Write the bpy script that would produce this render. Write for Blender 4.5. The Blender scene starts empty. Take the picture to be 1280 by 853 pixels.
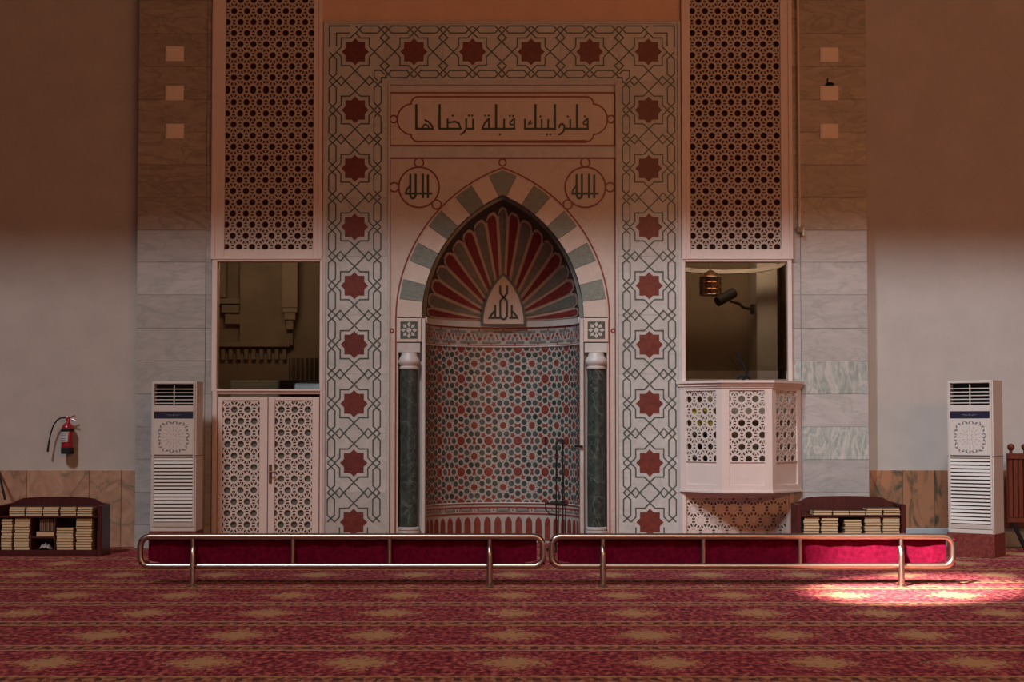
import bpy, math, random
from math import sin, cos, pi, sqrt, radians, atan2
random.seed(7)
SC = bpy.context.scene
COL = SC.collection

# ------------------------------------------------------------------ camera, world, lights, exposure
F = 1778.0; D = 16.93; H = 1.459; PITCH = radians(2.0); SHIFT = 43.5
cam_d = bpy.data.cameras.new('camera'); cam = bpy.data.objects.new('camera', cam_d); COL.objects.link(cam)
cam.location = (0, -D, H); cam.rotation_euler = (radians(90) + PITCH, 0, 0)
cam_d.lens = 36 * F / 1280; cam_d.sensor_width = 36; cam_d.shift_y = SHIFT / 1280; cam_d.clip_end = 200
SC.camera = cam
vs = SC.view_settings; vs.view_transform = 'Standard'; vs.look = 'None'; vs.gamma = 1; vs.use_curve_mapping = False
vs.exposure = 0.0
W = bpy.data.worlds.new('world'); SC.world = W; W.use_nodes = True
W.node_tree.nodes['Background'].inputs[0].default_value = (1, .62, .42, 1)
W.node_tree.nodes['Background'].inputs[1].default_value = .015

def lamp(name, kind, loc, direction, energy, color, **kw):
    d = bpy.data.lights.new(name, kind); o = bpy.data.objects.new(name, d); COL.objects.link(o)
    d.energy = energy; d.color = color
    for k, v in kw.items(): setattr(d, k, v)
    import mathutils
    o.location = loc
    o.rotation_euler = mathutils.Vector(direction).to_track_quat('-Z', 'Y').to_euler()
    return o
# soft daylight from the skylight straight ahead of the niche wall, a stronger slanting beam over the right half
lamp('sun', 'SUN', (0, -8, 12), (.22, 1.0, -1.02), 1.15, (.98, .97, 1), angle=radians(7))
BEAM_DIR = (.80, 1.0, -1.08)
BLEN = sum(c * c for c in BEAM_DIR) ** .5
def beam(name, target, dist, energy, color, size, soft):
    d = [c / BLEN for c in BEAM_DIR]
    lamp(name, 'SPOT', tuple(target[k] - d[k] * dist for k in range(3)), BEAM_DIR, energy, color, spot_size=radians(size), spot_blend=1.0, shadow_soft_size=soft)
beam('skylight_wide_beam', (4.4, -.5, 1.2), 60, 74000, (.74, .88, 1), 11.5, 2.6)
beam('skylight_narrow_beam', (3.60, -4.18, 0), 10, 42000, (1, .92, .88), 12.2, .05)
# warm fill light, added, high at the back of the hall, and daylight in the far doorways behind the photographer
lamp('warm_fill', 'AREA', (8, -21.5, 7.3), (-.28, 1, -.25), 1080, (1, .425, .155), shape='RECTANGLE', size=12, size_y=1.6)
for dx, en in ((-5.9, 26), (-2.6, 26), (1.0, 22), (7.5, 34)):
    lamp('doorway_daylight', 'AREA', (dx, -25.3, 1.5), (0, 1, 0), en, (.80, .88, 1), shape='RECTANGLE', size=1.1, size_y=2.4)

# ------------------------------------------------------------------ helpers: photograph pixel -> point on a plane
def _ray(px, py):
    u = (px - 640) / F; v = (426.5 - py + SHIFT) / F
    return u, cos(PITCH) - v * sin(PITCH), sin(PITCH) + v * cos(PITCH)
def XZ(px, py, Y=0.0):
    x, y, z = _ray(px, py); t = (Y + D) / y
    return x * t, H + z * t
def FL(px, py, z0=0.0):
    x, y, z = _ray(px, py); t = (z0 - H) / z
    return x * t, -D + y * t
def rect(px0, py0, px1, py1, Y=0.0):
    xm, ym = (px0 + px1) / 2, (py0 + py1) / 2
    return XZ(px0, ym, Y)[0], XZ(px1, ym, Y)[0], XZ(xm, py1, Y)[1], XZ(xm, py0, Y)[1]
K = D / F                                                          # metres per pixel on the plane Y = 0

class MB:
    def __init__(s): s.v = []; s.f = []; s.m = []; s.ns = 0
    def add(s, vs, fs, mi=0):
        n = len(s.v); s.v += [tuple(p) for p in vs]
        s.f += [tuple(i + n for i in f) for f in fs]; s.m += [mi] * len(fs); return s
    def box(s, x0, x1, y0, y1, z0, z1, mi=0):
        return s.add([(x0,y0,z0),(x1,y0,z0),(x1,y1,z0),(x0,y1,z0),(x0,y0,z1),(x1,y0,z1),(x1,y1,z1),(x0,y1,z1)],
              [(0,1,5,4),(1,2,6,5),(2,3,7,6),(3,0,4,7),(4,5,6,7),(3,2,1,0)], mi)
    def slab(s, x0, x1, yf, yb, z0, z1, b=.006, mi=0):             # box whose front face (towards -Y) has a bevel
        return s.add([(x0,yb,z0),(x1,yb,z0),(x1,yb,z1),(x0,yb,z1),(x0,yf+b,z0),(x1,yf+b,z0),(x1,yf+b,z1),(x0,yf+b,z1),
               (x0+b,yf,z0+b),(x1-b,yf,z0+b),(x1-b,yf,z1-b),(x0+b,yf,z1-b)],
              [(8,9,10,11),(4,5,9,8),(5,6,10,9),(6,7,11,10),(7,4,8,11),(0,1,5,4),(1,2,6,5),(2,3,7,6),(3,0,4,7),(3,2,1,0)], mi)
    def prism(s, pts, yf, yb, mi=0, M=None):                       # polygon in XZ, extruded in Y
        a = 0
        for i in range(len(pts)):
            p, q = pts[i], pts[(i+1) % len(pts)]; a += p[0]*q[1] - q[0]*p[1]
        if a < 0: pts = pts[::-1]
        n = len(pts); M = M or (lambda x, z, y: (x, y, z))
        return s.add([M(x, z, yf) for x, z in pts] + [M(x, z, yb) for x, z in pts],
              [tuple(range(n))] + [(i, i+n, (i+1) % n + n, (i+1) % n) for i in range(n)], mi)
    def stroke(s, pts, w, yf, yb, closed=False, mi=0, M=None):     # flat ribbon along a polyline in XZ
        n = len(pts); L, R = [], []
        for i in range(n):
            p = pts[i]
            a = pts[i-1] if (i > 0 or closed) else None
            b = pts[(i+1) % n] if (i < n-1 or closed) else None
            def d(p, q):
                l = sqrt((q[0]-p[0])**2 + (q[1]-p[1])**2) or 1e-9; return ((q[0]-p[0])/l, (q[1]-p[1])/l)
            if a is None: t = d(p, b); sc = 1
            elif b is None: t = d(a, p); sc = 1
            else:
                t1, t2 = d(a, p), d(p, b); t = (t1[0]+t2[0], t1[1]+t2[1]); l = sqrt(t[0]**2+t[1]**2)
                if l < .2: t = t2; sc = 1
                else: t = (t[0]/l, t[1]/l); sc = min(2.0, 1/max(.3, t[0]*t2[0]+t[1]*t2[1]))
            nx, nz = -t[1]*w/2*sc, t[0]*w/2*sc
            L.append((p[0]+nx, p[1]+nz)); R.append((p[0]-nx, p[1]-nz))
        s.ns += 1; d_ = (s.ns % 9)*.0003; yf = yf + d_ if M else yf - d_        # crossing ribbons lie over one another
        M = M or (lambda x, z, y: (x, y, z))
        V = []
        for i in range(n): V += [M(*L[i], yf), M(*R[i], yf), M(*L[i], yb), M(*R[i], yb)]
        Fc = []
        for i in range(n if closed else n-1):
            a, b = 4*i, 4*((i+1) % n)
            Fc += [(a, a+1, b+1, b), (a, b, b+2, a+2), (a+1, a+3, b+3, b+1)]
        if not closed: Fc += [(0, 2, 3, 1), (4*n-4, 4*n-3, 4*n-1, 4*n-2)]
        return s.add(V, Fc, mi)
    def lathe(s, prof, c, n=20, mi=0, axis='z'):                    # prof = [(r, h)], c = centre
        V = []
        for r, h in prof:
            for i in range(n):
                a = 2*pi*i/n
                if axis == 'z': V.append((c[0]+r*cos(a), c[1]+r*sin(a), c[2]+h))
                elif axis == 'x': V.append((c[0]+h, c[1]+r*cos(a), c[2]+r*sin(a)))
                else: V.append((c[0]+r*cos(a), c[1]-h, c[2]+r*sin(a)))
        k = len(prof)
        Fc = [(j*n+i, j*n+(i+1) % n, (j+1)*n+(i+1) % n, (j+1)*n+i) for j in range(k-1) for i in range(n)]
        Fc += [tuple(range(n))[::-1], tuple((k-1)*n+i for i in range(n))]
        return s.add(V, Fc, mi)
    def tube(s, pts, r, n=10, closed=False, mi=0):
        import mathutils
        P = [mathutils.Vector(p) for p in pts]; k = len(P); V = []; up = None
        for i in range(k):
            a = P[i-1] if (i > 0 or closed) else P[i]; b = P[(i+1) % k] if (i < k-1 or closed) else P[i]
            t = (b-a).normalized()
            if up is None:
                up = mathutils.Vector((0, 1, 0)) if abs(t.y) < .8 else mathutils.Vector((1, 0, 0))
            up = (up - t*up.dot(t)).normalized(); w = t.cross(up)
            rr = r[i] if isinstance(r, (list, tuple)) else r
            for j in range(n):
                g = 2*pi*j/n; V.append(P[i] + up*cos(g)*rr + w*sin(g)*rr)
        Fc = []
        for i in range(k if closed else k-1):
            for j in range(n):
                a, b = i*n, ((i+1) % k)*n
                Fc.append((a+j, a+(j+1) % n, b+(j+1) % n, b+j))
        if not closed: Fc += [tuple(range(n))[::-1], tuple((k-1)*n+j for j in range(n))]
        return s.add(V, Fc, mi)

ORG = {}
def link(name, mb, mats, parent=None, smooth=False, local=False):
    me = bpy.data.meshes.new(name)
    ox, oy, oz = ORG.get(parent.name, (0, 0, 0)) if parent and not local else (0, 0, 0)
    me.from_pydata([(x-ox, y-oy, z-oz) for x, y, z in mb.v], [], mb.f)
    for m in (mats if isinstance(mats, (list, tuple)) else [mats]): me.materials.append(m)
    me.polygons.foreach_set('material_index', mb.m)
    me.validate(); me.update()
    if smooth:
        me.polygons.foreach_set('use_smooth', [True]*len(me.polygons))
        me.set_sharp_from_angle(angle=radians(38))
    o = bpy.data.objects.new(name, me); COL.objects.link(o)
    if parent: o.parent = parent; ORG[o.name] = (ox, oy, oz) if not local else (0, 0, 0)
    return o
def tag(o, label=None, cat=None, group=None, kind=None):
    if label: o['label'] = label
    if cat: o['category'] = cat
    if group: o['group'] = group
    if kind: o['kind'] = kind
    return o
def thing(name, loc, label, cat, rz=0, group=None):
    o = bpy.data.objects.new(name, None); COL.objects.link(o); o.location = loc; o.rotation_euler = (0, 0, rz)
    o.empty_display_size = .1; ORG[o.name] = tuple(loc) if rz == 0 else (0, 0, 0)
    return tag(o, label, cat, group)
def struct(name, mb, m, parent=None, smooth=False):
    o = link(name, mb, m, parent, smooth)
    if not parent: o['kind'] = 'structure'
    return o
def circ(cx, cz, r, n=20, a0=0.0): return [(cx + r*cos(a0+2*pi*i/n), cz + r*sin(a0+2*pi*i/n)) for i in range(n)]
def star8(cx, cz, R, h):                                            # eight points: two crossed squares
    P = []
    k = R - h                                                       # where the diamond crosses the square's side
    for q in range(4):
        c, s_ = cos(q*pi/2), sin(q*pi/2)
        for x, z in ((R, 0), (h, k), (h, h), (k, h)): P.append((cx + x*c - z*s_, cz + x*s_ + z*c))
    return P

# ------------------------------------------------------------------ materials
def mat(name, c1, c2=None, scale=6., rough=.5, metal=0., bump=0., rnd=0., stretch=(1, 1, 1), detail=6., dist=0., lo=.38, hi=.66,
        vein=None, vscale=2., vw=.03, spec=.5, sheen=0., coat=0.):
    m = bpy.data.materials.new(name); m.use_nodes = True; nt = m.node_tree; N = nt.nodes; Lk = nt.links
    b = N['Principled BSDF']; b.inputs['Roughness'].default_value = rough; b.inputs['Metallic'].default_value = metal
    b.inputs['Specular IOR Level'].default_value = spec; b.inputs['Base Color'].default_value = (*c1, 1)
    if sheen: b.inputs['Sheen Weight'].default_value = sheen
    if coat: b.inputs['Coat Weight'].default_value = coat; b.inputs['Coat Roughness'].default_value = .15
    if c2 is None and not bump: return m
    tc = N.new('ShaderNodeTexCoord'); mp = N.new('ShaderNodeMapping'); mp.inputs['Scale'].default_value = stretch
    Lk.new(tc.outputs['Object'], mp.inputs['Vector']); vec = mp.outputs['Vector']
    if rnd:
        oi = N.new('ShaderNodeObjectInfo'); mu = N.new('ShaderNodeMath'); mu.operation = 'MULTIPLY'; mu.inputs[1].default_value = 40
        Lk.new(oi.outputs['Random'], mu.inputs[0]); ad = N.new('ShaderNodeVectorMath'); ad.operation = 'ADD'
        Lk.new(vec, ad.inputs[0]); Lk.new(mu.outputs[0], ad.inputs[1]); vec = ad.outputs[0]
    no = N.new('ShaderNodeTexNoise'); no.inputs['Scale'].default_value = scale; no.inputs['Detail'].default_value = detail
    no.inputs['Distortion'].default_value = dist; no.inputs['Roughness'].default_value = .6; Lk.new(vec, no.inputs['Vector'])
    if c2 is not None:
        r = N.new('ShaderNodeValToRGB'); r.color_ramp.elements[0].position = lo; r.color_ramp.elements[1].position = hi
        r.color_ramp.elements[0].color = (*c1, 1); r.color_ramp.elements[1].color = (*c2, 1); Lk.new(no.outputs['Fac'], r.inputs['Fac'])
        out = r.outputs['Color']
        if vein is not None:
            n2 = N.new('ShaderNodeTexNoise'); n2.inputs['Scale'].default_value = vscale; n2.inputs['Detail'].default_value = 8
            n2.inputs['Distortion'].default_value = 1.6; Lk.new(vec, n2.inputs['Vector'])
            sb = N.new('ShaderNodeMath'); sb.operation = 'SUBTRACT'; sb.inputs[1].default_value = .5; Lk.new(n2.outputs['Fac'], sb.inputs[0])
            ab = N.new('ShaderNodeMath'); ab.operation = 'ABSOLUTE'; Lk.new(sb.outputs[0], ab.inputs[0])
            mr = N.new('ShaderNodeMapRange'); mr.inputs['From Min'].default_value = 0; mr.inputs['From Max'].default_value = vw
            mr.inputs['To Min'].default_value = .6; mr.inputs['To Max'].default_value = 0; Lk.new(ab.outputs[0], mr.inputs['Value'])
            mx = N.new('ShaderNodeMix'); mx.data_type = 'RGBA'; Lk.new(mr.outputs[0], mx.inputs['Factor'])
            Lk.new(out, mx.inputs[6]); mx.inputs[7].default_value = (*vein, 1); out = mx.outputs[2]
        if rnd:
            hs = N.new('ShaderNodeHueSaturation'); mr2 = N.new('ShaderNodeMapRange')
            mr2.inputs['To Min'].default_value = 1-.22*rnd; mr2.inputs['To Max'].default_value = 1+.18*rnd
            Lk.new(oi.outputs['Random'], mr2.inputs['Value']); Lk.new(mr2.outputs[0], hs.inputs['Value']); Lk.new(out, hs.inputs['Color']); out = hs.outputs[0]
        Lk.new(out, b.inputs['Base Color'])
    if bump:
        bp = N.new('ShaderNodeBump'); bp.inputs['Strength'].default_value = bump; bp.inputs['Distance'].default_value = .01
        Lk.new(no.outputs['Fac'], bp.inputs['Height']); Lk.new(bp.outputs[0], b.inputs['Normal'])
    return m

M = {}
M['plaster'] = mat('cream_plaster', (.44, .395, .355), (.48, .43, .385), 3, .85, bump=.1)
M['plaster_top'] = mat('ochre_plaster', (.62, .40, .28), (.68, .45, .32), 3, .85)
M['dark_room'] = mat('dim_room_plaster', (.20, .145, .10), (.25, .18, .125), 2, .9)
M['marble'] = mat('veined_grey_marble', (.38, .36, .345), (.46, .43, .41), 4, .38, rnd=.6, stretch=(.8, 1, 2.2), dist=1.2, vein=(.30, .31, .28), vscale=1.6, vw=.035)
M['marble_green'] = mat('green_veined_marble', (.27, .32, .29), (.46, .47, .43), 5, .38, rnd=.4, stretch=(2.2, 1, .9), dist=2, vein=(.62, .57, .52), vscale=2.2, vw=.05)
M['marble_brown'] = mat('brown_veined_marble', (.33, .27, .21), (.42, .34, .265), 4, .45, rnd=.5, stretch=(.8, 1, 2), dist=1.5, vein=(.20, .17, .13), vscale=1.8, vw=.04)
M['marble_pale'] = mat('pale_marble', (.50, .465, .435), (.57, .53, .50), 5, .4, rnd=.25, dist=1.0)
M['marble_border'] = mat('border_marble', (.46, .455, .43), (.54, .52, .49), 4, .4, rnd=.3, dist=1.3, vein=(.40, .38, .36), vscale=2, vw=.02)
M['marble_cream'] = mat('cream_panel_marble', (.56, .47, .40), (.62, .52, .45), 3, .42, rnd=.3, dist=1.5, vein=(.52, .42, .35), vscale=1.5, vw=.02)
M['marble_pink'] = mat('pink_wainscot_marble', (.36, .205, .135), (.47, .29, .20), 3.2, .3, rnd=.5, dist=2.5, stretch=(1, 1, 1), vein=(.12, .12, .085), vscale=1.3, vw=.028)
M['marble_rust'] = mat('rust_wainscot_marble', (.075, .072, .048), (.36, .165, .085), 1.9, .3, rnd=.5, dist=1.8, stretch=(2.4, 1, .9), lo=.36, hi=.52, vein=(.30, .16, .09), vscale=1.2, vw=.03)
M['green_stone'] = mat('dark_green_marble', (.022, .032, .028), (.055, .07, .06), 7, .22, dist=2, rnd=.4, vein=(.15, .17, .15), vscale=2.4, vw=.016)
M['green_voussoir'] = mat('green_voussoir_marble', (.13, .16, .14), (.21, .23, .20), 9, .4, dist=3, rnd=.6, stretch=(1, 1, 2))
M['inlay_green'] = mat('green_inlay', (.055, .078, .068), (.075, .10, .088), 9, .4)
M['inlay_red'] = mat('red_inlay', (.20, .030, .026), (.24, .04, .032), 9, .45)
M['red_stone'] = mat('red_star_stone', (.118, .017, .014), (.175, .029, .019), 14, .45, rnd=.5, dist=1)
M['red_tile'] = mat('red_mosaic_stone', (.155, .028, .018), (.205, .042, .028), 12, .45, rnd=.5)
M['green_tile'] = mat('green_mosaic_stone', (.020, .034, .029), (.078, .10, .089), 8, .4)
M['recess_ground'] = mat('recess_ground_stone', (.36, .325, .29), (.41, .37, .33), 6, .5)
M['grey_tile'] = mat('grey_frieze_stone', (.14, .15, .14), (.20, .205, .19), 8, .4)
M['flute_red'] = mat('deep_red_flute', (.16, .020, .020), (.21, .030, .026), 10, .5, rnd=.3)
M['flute_grey'] = mat('grey_green_flute', (.13, .135, .115), (.19, .19, .165), 8, .5, rnd=.3, dist=1.5)
M['soffit'] = mat('grey_green_soffit', (.16, .15, .125), (.21, .195, .165), 8, .5)
M['rib'] = mat('cream_rib', (.46, .36, .29))
M['letter'] = mat('dark_lettering', (.022, .035, .024), rough=.45)
M['wood'] = mat('pink_white_painted_wood', (.70, .575, .52), (.73, .60, .545), 4, .5)
M['screen'] = mat('fretwork_wood', (.50, .39, .315), (.54, .42, .34), 8, .6)
M['screen_white'] = mat('pale_fretwork_wood', (.62, .52, .46), (.66, .55, .49), 8, .55)
M['void'] = mat('dark_red_cloth_backing', (.05, .012, .012), (.08, .02, .018), 2.0, .9)
M['door_back'] = mat('grey_green_backing', (.10, .11, .092), (.125, .13, .11), 4, .5)
M['steel'] = mat('polished_steel', (.45, .335, .275), rough=.32, metal=1)
M['velvet'] = mat('crimson_velvet', (.072, .001, .009), (.12, .0028, .017), 26, .9, bump=.35, spec=.04)
M['ac'] = mat('off_white_plastic', (.60, .55, .50), rough=.42)
M['ac_side'] = mat('greyed_plastic', (.50, .44, .39), rough=.45)
M['black'] = mat('black_plastic', (.012, .012, .013), rough=.7, spec=.25)
M['navy'] = mat('navy_label', (.02, .02, .045), rough=.3)
M['ornament'] = mat('grey_ornament', (.13, .13, .14), rough=.6)
M['ornament_pale'] = mat('pale_ornament', (.46, .43, .41), rough=.6)
M['plinth'] = mat('red_carpet_plinth', (.13, .014, .010), (.22, .04, .025), 30, .85)
M['cover'] = mat('dark_book_cover', (.035, .022, .016), rough=.5)
M['pages'] = mat('cream_pages', (.56, .41, .23), (.64, .48, .28), 30, .8, rnd=.4, stretch=(.3, 1, 6))
M['pink_cover'] = mat('brown_book_cover', (.20, .11, .07), (.26, .14, .09), 10, .6, rnd=.6)
M['mahogany'] = mat('dark_mahogany', (.05, .009, .009), (.075, .014, .012), 5, .35, stretch=(8, 1, 1), spec=.4)
M['redwood'] = mat('red_brown_wood', (.13, .030, .018), (.20, .05, .03), 5, .4, stretch=(8, 8, 1))
M['ext_red'] = mat('extinguisher_red', (.30, .008, .022), rough=.3, coat=.4)
M['paper'] = mat('pale_label', (.52, .52, .50), rough=.6)
M['bronze'] = mat('bronze', (.22, .11, .06), rough=.35, metal=.8)
M['brass'] = mat('brass', (.20, .155, .085), rough=.5, metal=.3)
M['cord'] = mat('beige_cord', (.70, .58, .42), rough=.8)
M['skirting'] = mat('blue_grey_skirting', (.36, .42, .43), rough=.5)
M['plate'] = mat('cream_plate', (.80, .66, .54), (.84, .70, .57), 6, .6)
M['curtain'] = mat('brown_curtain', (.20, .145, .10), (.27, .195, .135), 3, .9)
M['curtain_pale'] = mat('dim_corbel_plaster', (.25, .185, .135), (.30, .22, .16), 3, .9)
M['cloth_white'] = mat('white_cloth', (.36, .33, .32), rough=.9)
M['yellow'] = mat('yellow_plastic', (.45, .36, .04), rough=.5)

g = bpy.data.materials.new('window_glass'); g.use_nodes = True; nt = g.node_tree; nt.nodes.clear()
out = nt.nodes.new('ShaderNodeOutputMaterial'); mx = nt.nodes.new('ShaderNodeMixShader'); tr = nt.nodes.new('ShaderNodeBsdfTransparent')
gl = nt.nodes.new('ShaderNodeBsdfGlossy'); fr = nt.nodes.new('ShaderNodeFresnel'); fr.inputs[0].default_value = 1.5
tr.inputs[0].default_value = (.72, .70, .62, 1); gl.inputs['Roughness'].default_value = .02
nt.links.new(fr.outputs[0], mx.inputs[0]); nt.links.new(tr.outputs[0], mx.inputs[1]); nt.links.new(gl.outputs[0], mx.inputs[2]); nt.links.new(mx.outputs[0], out.inputs[0])
M['glass'] = g

def carpet_material():
    m = bpy.data.materials.new('red_prayer_carpet'); m.use_nodes = True; nt = m.node_tree; N = nt.nodes; Lk = nt.links
    b = N['Principled BSDF']; b.inputs['Roughness'].default_value = .95; b.inputs['Specular IOR Level'].default_value = .15
    tc = N.new('ShaderNodeTexCoord'); sp = N.new('ShaderNodeSeparateXYZ'); Lk.new(tc.outputs['Object'], sp.inputs[0])
    def val(x):
        return x
    def math(op, a, b_=None, c=None):
        n = N.new('ShaderNodeMath'); n.operation = op
        for i, x in enumerate((a, b_, c)):
            if x is None: continue
            if isinstance(x, (int, float)): n.inputs[i].default_value = x
            else: Lk.new(x, n.inputs[i])
        return n.outputs[0]
    def noise(scale, detail=3, stretch=(1, 1, 1)):
        mp = N.new('ShaderNodeMapping'); mp.inputs['Scale'].default_value = stretch; Lk.new(tc.outputs['Object'], mp.inputs[0])
        n = N.new('ShaderNodeTexNoise'); n.inputs['Scale'].default_value = scale; n.inputs['Detail'].default_value = detail
        Lk.new(mp.outputs[0], n.inputs['Vector']); return n.outputs['Fac']
    def mixc(f, a, b_):
        n = N.new('ShaderNodeMix'); n.data_type = 'RGBA'; Lk.new(f, n.inputs['Factor'])
        for k, x in ((6, a), (7, b_)):
            if isinstance(x, tuple): n.inputs[k].default_value = (*x, 1)
            else: Lk.new(x, n.inputs[k])
        return n.outputs[2]
    X, Y = sp.outputs['X'], sp.outputs['Y']
    PER = 1.155
    y755 = FL(640, 755.2)[1]; y727 = FL(640, 727)[1]; seam = FL(640, 733.5)[1]
    off = (y727 - y755) % PER
    back = math('GREATER_THAN', Y, seam)
    yy = math('SUBTRACT', math('SUBTRACT', Y, y755), math('MULTIPLY', back, off))
    ph = math('FRACT', math('ADD', math('DIVIDE', yy, PER), 100.5))       # 0.5 on a stripe, 0 between stripes
    dist = math('ABSOLUTE', math('SUBTRACT', ph, .5))                    # in periods
    n1 = noise(24, 4, (1, .5, 1)); n2 = noise(30, 4, (.8, .6, 1))
    grain = math('ADD', math('MULTIPLY', n1, .5), math('MULTIPLY', n2, .5))
    rp = N.new('ShaderNodeValToRGB'); cr = rp.color_ramp
    cr.elements[0].position = .40; cr.elements[0].color = (.080, .0105, .017, 1)
    cr.elements[1].position = .60; cr.elements[1].color = (.48, .125, .095, 1)
    e = cr.elements.new(.50); e.color = (.245, .028, .042, 1)
    Lk.new(grain, rp.inputs[0]); base = rp.outputs[0]
    gold = (.50, .29, .13)
    # woven medallions, one per worshipper
    PX = .952
    fx = math('ABSOLUTE', math('SUBTRACT', math('FRACT', math('ADD', math('DIVIDE', X, PX), 100.5)), .5))
    fy = math('ABSOLUTE', math('SUBTRACT', math('FRACT', math('ADD', math('DIVIDE', yy, PER), 100.0)), .5))
    fyc = math('ABSOLUTE', math('SUBTRACT', fy, 0))
    e1 = math('ADD', math('DIVIDE', fx, .27), math('DIVIDE', fyc, .235))
    e1n = math('ADD', e1, math('MULTIPLY', math('SUBTRACT', n2, .5), 4.2))
    md = N.new('ShaderNodeMapRange'); md.inputs['From Min'].default_value = 1.0; md.inputs['From Max'].default_value = .7
    Lk.new(e1n, md.inputs['Value'])
    col = mixc(math('MULTIPLY', md.outputs[0], .78), base, gold)
    # stripes: two thin gold lines with a dashed dark band between
    inband = math('LESS_THAN', dist, .095)
    dash = math('GREATER_THAN', math('SINE', math('MULTIPLY', X, 55.0)), math('MULTIPLY', math('SUBTRACT', n1, .45), 5.0))
    core = math('MULTIPLY', math('LESS_THAN', dist, .040), dash)
    bandc = mixc(math('GREATER_THAN', n1, .52), (.26, .075, .05), (.40, .19, .09))
    bandc = mixc(core, bandc, (.07, .03, .018))
    line = math('MULTIPLY', math('GREATER_THAN', dist, .079), inband)
    bandc = mixc(line, bandc, (.60, .37, .15))
    col = mixc(math('MULTIPLY', inband, .85), col, bandc)
    Lk.new(col, b.inputs['Base Color'])
    bp = N.new('ShaderNodeBump'); bp.inputs['Strength'].default_value = .5; bp.inputs['Distance'].default_value = .01
    Lk.new(n1, bp.inputs['Height']); Lk.new(bp.outputs[0], b.inputs['Normal'])
    return m
M['carpet'] = carpet_material()

# ------------------------------------------------------------------ the hall: floor, ceiling, walls
YW = .18                                                             # plane of the plain outer walls
struct('floor', MB().box(-14, 14, -26, 3, -.1, 0), M['carpet'])
ZC = 7.6; RO = 3.95
struct('ceiling', MB().box(-14, 14, -RO, 3, ZC, ZC + .2).box(-14, 14, -26, -19.5, ZC, ZC + .2), M['plaster'])
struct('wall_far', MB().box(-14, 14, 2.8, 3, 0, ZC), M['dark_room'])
struct('wall_behind', MB().box(-14, 14, -26.2, -26, 0, ZC), M['plaster'])
struct('wall_west', MB().box(-14.2, -14, -26, 3, 0, ZC), M['plaster'])
struct('wall_east', MB().box(14, 14.2, -26, 3, 0, ZC), M['plaster'])
xl = rect(170, 0, 172, 680)[0]; xr = rect(1084, 0, 1085, 640)[1]
zw = XZ(100, 588, YW)[1]
wl = struct('wall_left', MB().box(-14, xl + .03, YW, YW + .25, 0, ZC), M['plaster'])
wr = struct('wall_right', MB().box(xr - .03, 14, YW, YW + .25, 0, ZC), M['plaster'])
def wains(name, xs, z0, m):
    a, b_ = xs[0], xs[-1]
    p = struct(name, MB().box(a, b_, YW - .008, YW, z0, zw), M['marble_pale'])
    for i in range(len(xs) - 1):
        link('marble_slab', MB().slab(xs[i] + .002, xs[i+1] - .002, YW - .03, YW - .008, z0, zw, .004), m, p)
    return p
wains('trim_1', [XZ(x, 640, YW)[0] for x in (-190, -108, -50, 34, 112, 152)] + [xl - .004], 0, M['marble_pink'])
wains('trim_2', [xr + .004] + [XZ(x, 640, YW)[0] for x in (1128, 1168, 1210, 1262, 1312, 1380)], XZ(1150, 661, YW)[1], M['marble_rust'])
struct('baseboard_right', MB().slab(xr + .004, XZ(1380, 640, YW)[0], YW - .045, YW, 0, XZ(1150, 660.5, YW)[1]), M['skirting'])

# marble pilasters either side of the screens, laid in courses
YP = -.02
def pilaster(name, px0, px1, pxs, strip_inner):
    x0, x1, z0, z1 = rect(px0, 0, px1, 680, YP)
    p = struct(name, MB().box(x0 + .01, x1 - .01, YP + .03, YW + .25, 0, ZC), M['marble_pale'])
    xm = rect(pxs, 0, pxs, 680, YP)[0]
    zt = [0] + [XZ(640, y, YP)[1] for y in (657, 616, 575, 534, 493, 451.5, 410.5, 369, 328, 288, 247, 206, 165, 124, 83, 42, 1, -45)]
    for i in range(len(zt) - 1):
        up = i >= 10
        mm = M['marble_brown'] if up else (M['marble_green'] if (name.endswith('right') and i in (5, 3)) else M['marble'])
        a, b_ = (x0, xm) if strip_inner == 'r' else (xm, x1)
        c, d = (xm, x1) if strip_inner == 'r' else (x0, xm)
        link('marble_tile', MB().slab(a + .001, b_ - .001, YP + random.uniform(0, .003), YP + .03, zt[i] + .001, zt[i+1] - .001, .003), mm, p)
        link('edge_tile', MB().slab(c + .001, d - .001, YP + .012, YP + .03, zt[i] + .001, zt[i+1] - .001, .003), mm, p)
pilaster('wall_pilaster_left', 171, 266, 257, 'r')
pilaster('wall_pilaster_right', 990, 1084.5, 1001, 'l')

# plain wall above the marble surround; the solid walls around the openings
xa, xb, za, zb = rect(404, -30, 851, 27)
struct('wall_above_niche', MB().box(xa, xb, 0.0, .3, za + .004, ZC), M['plaster_top'])

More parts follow.
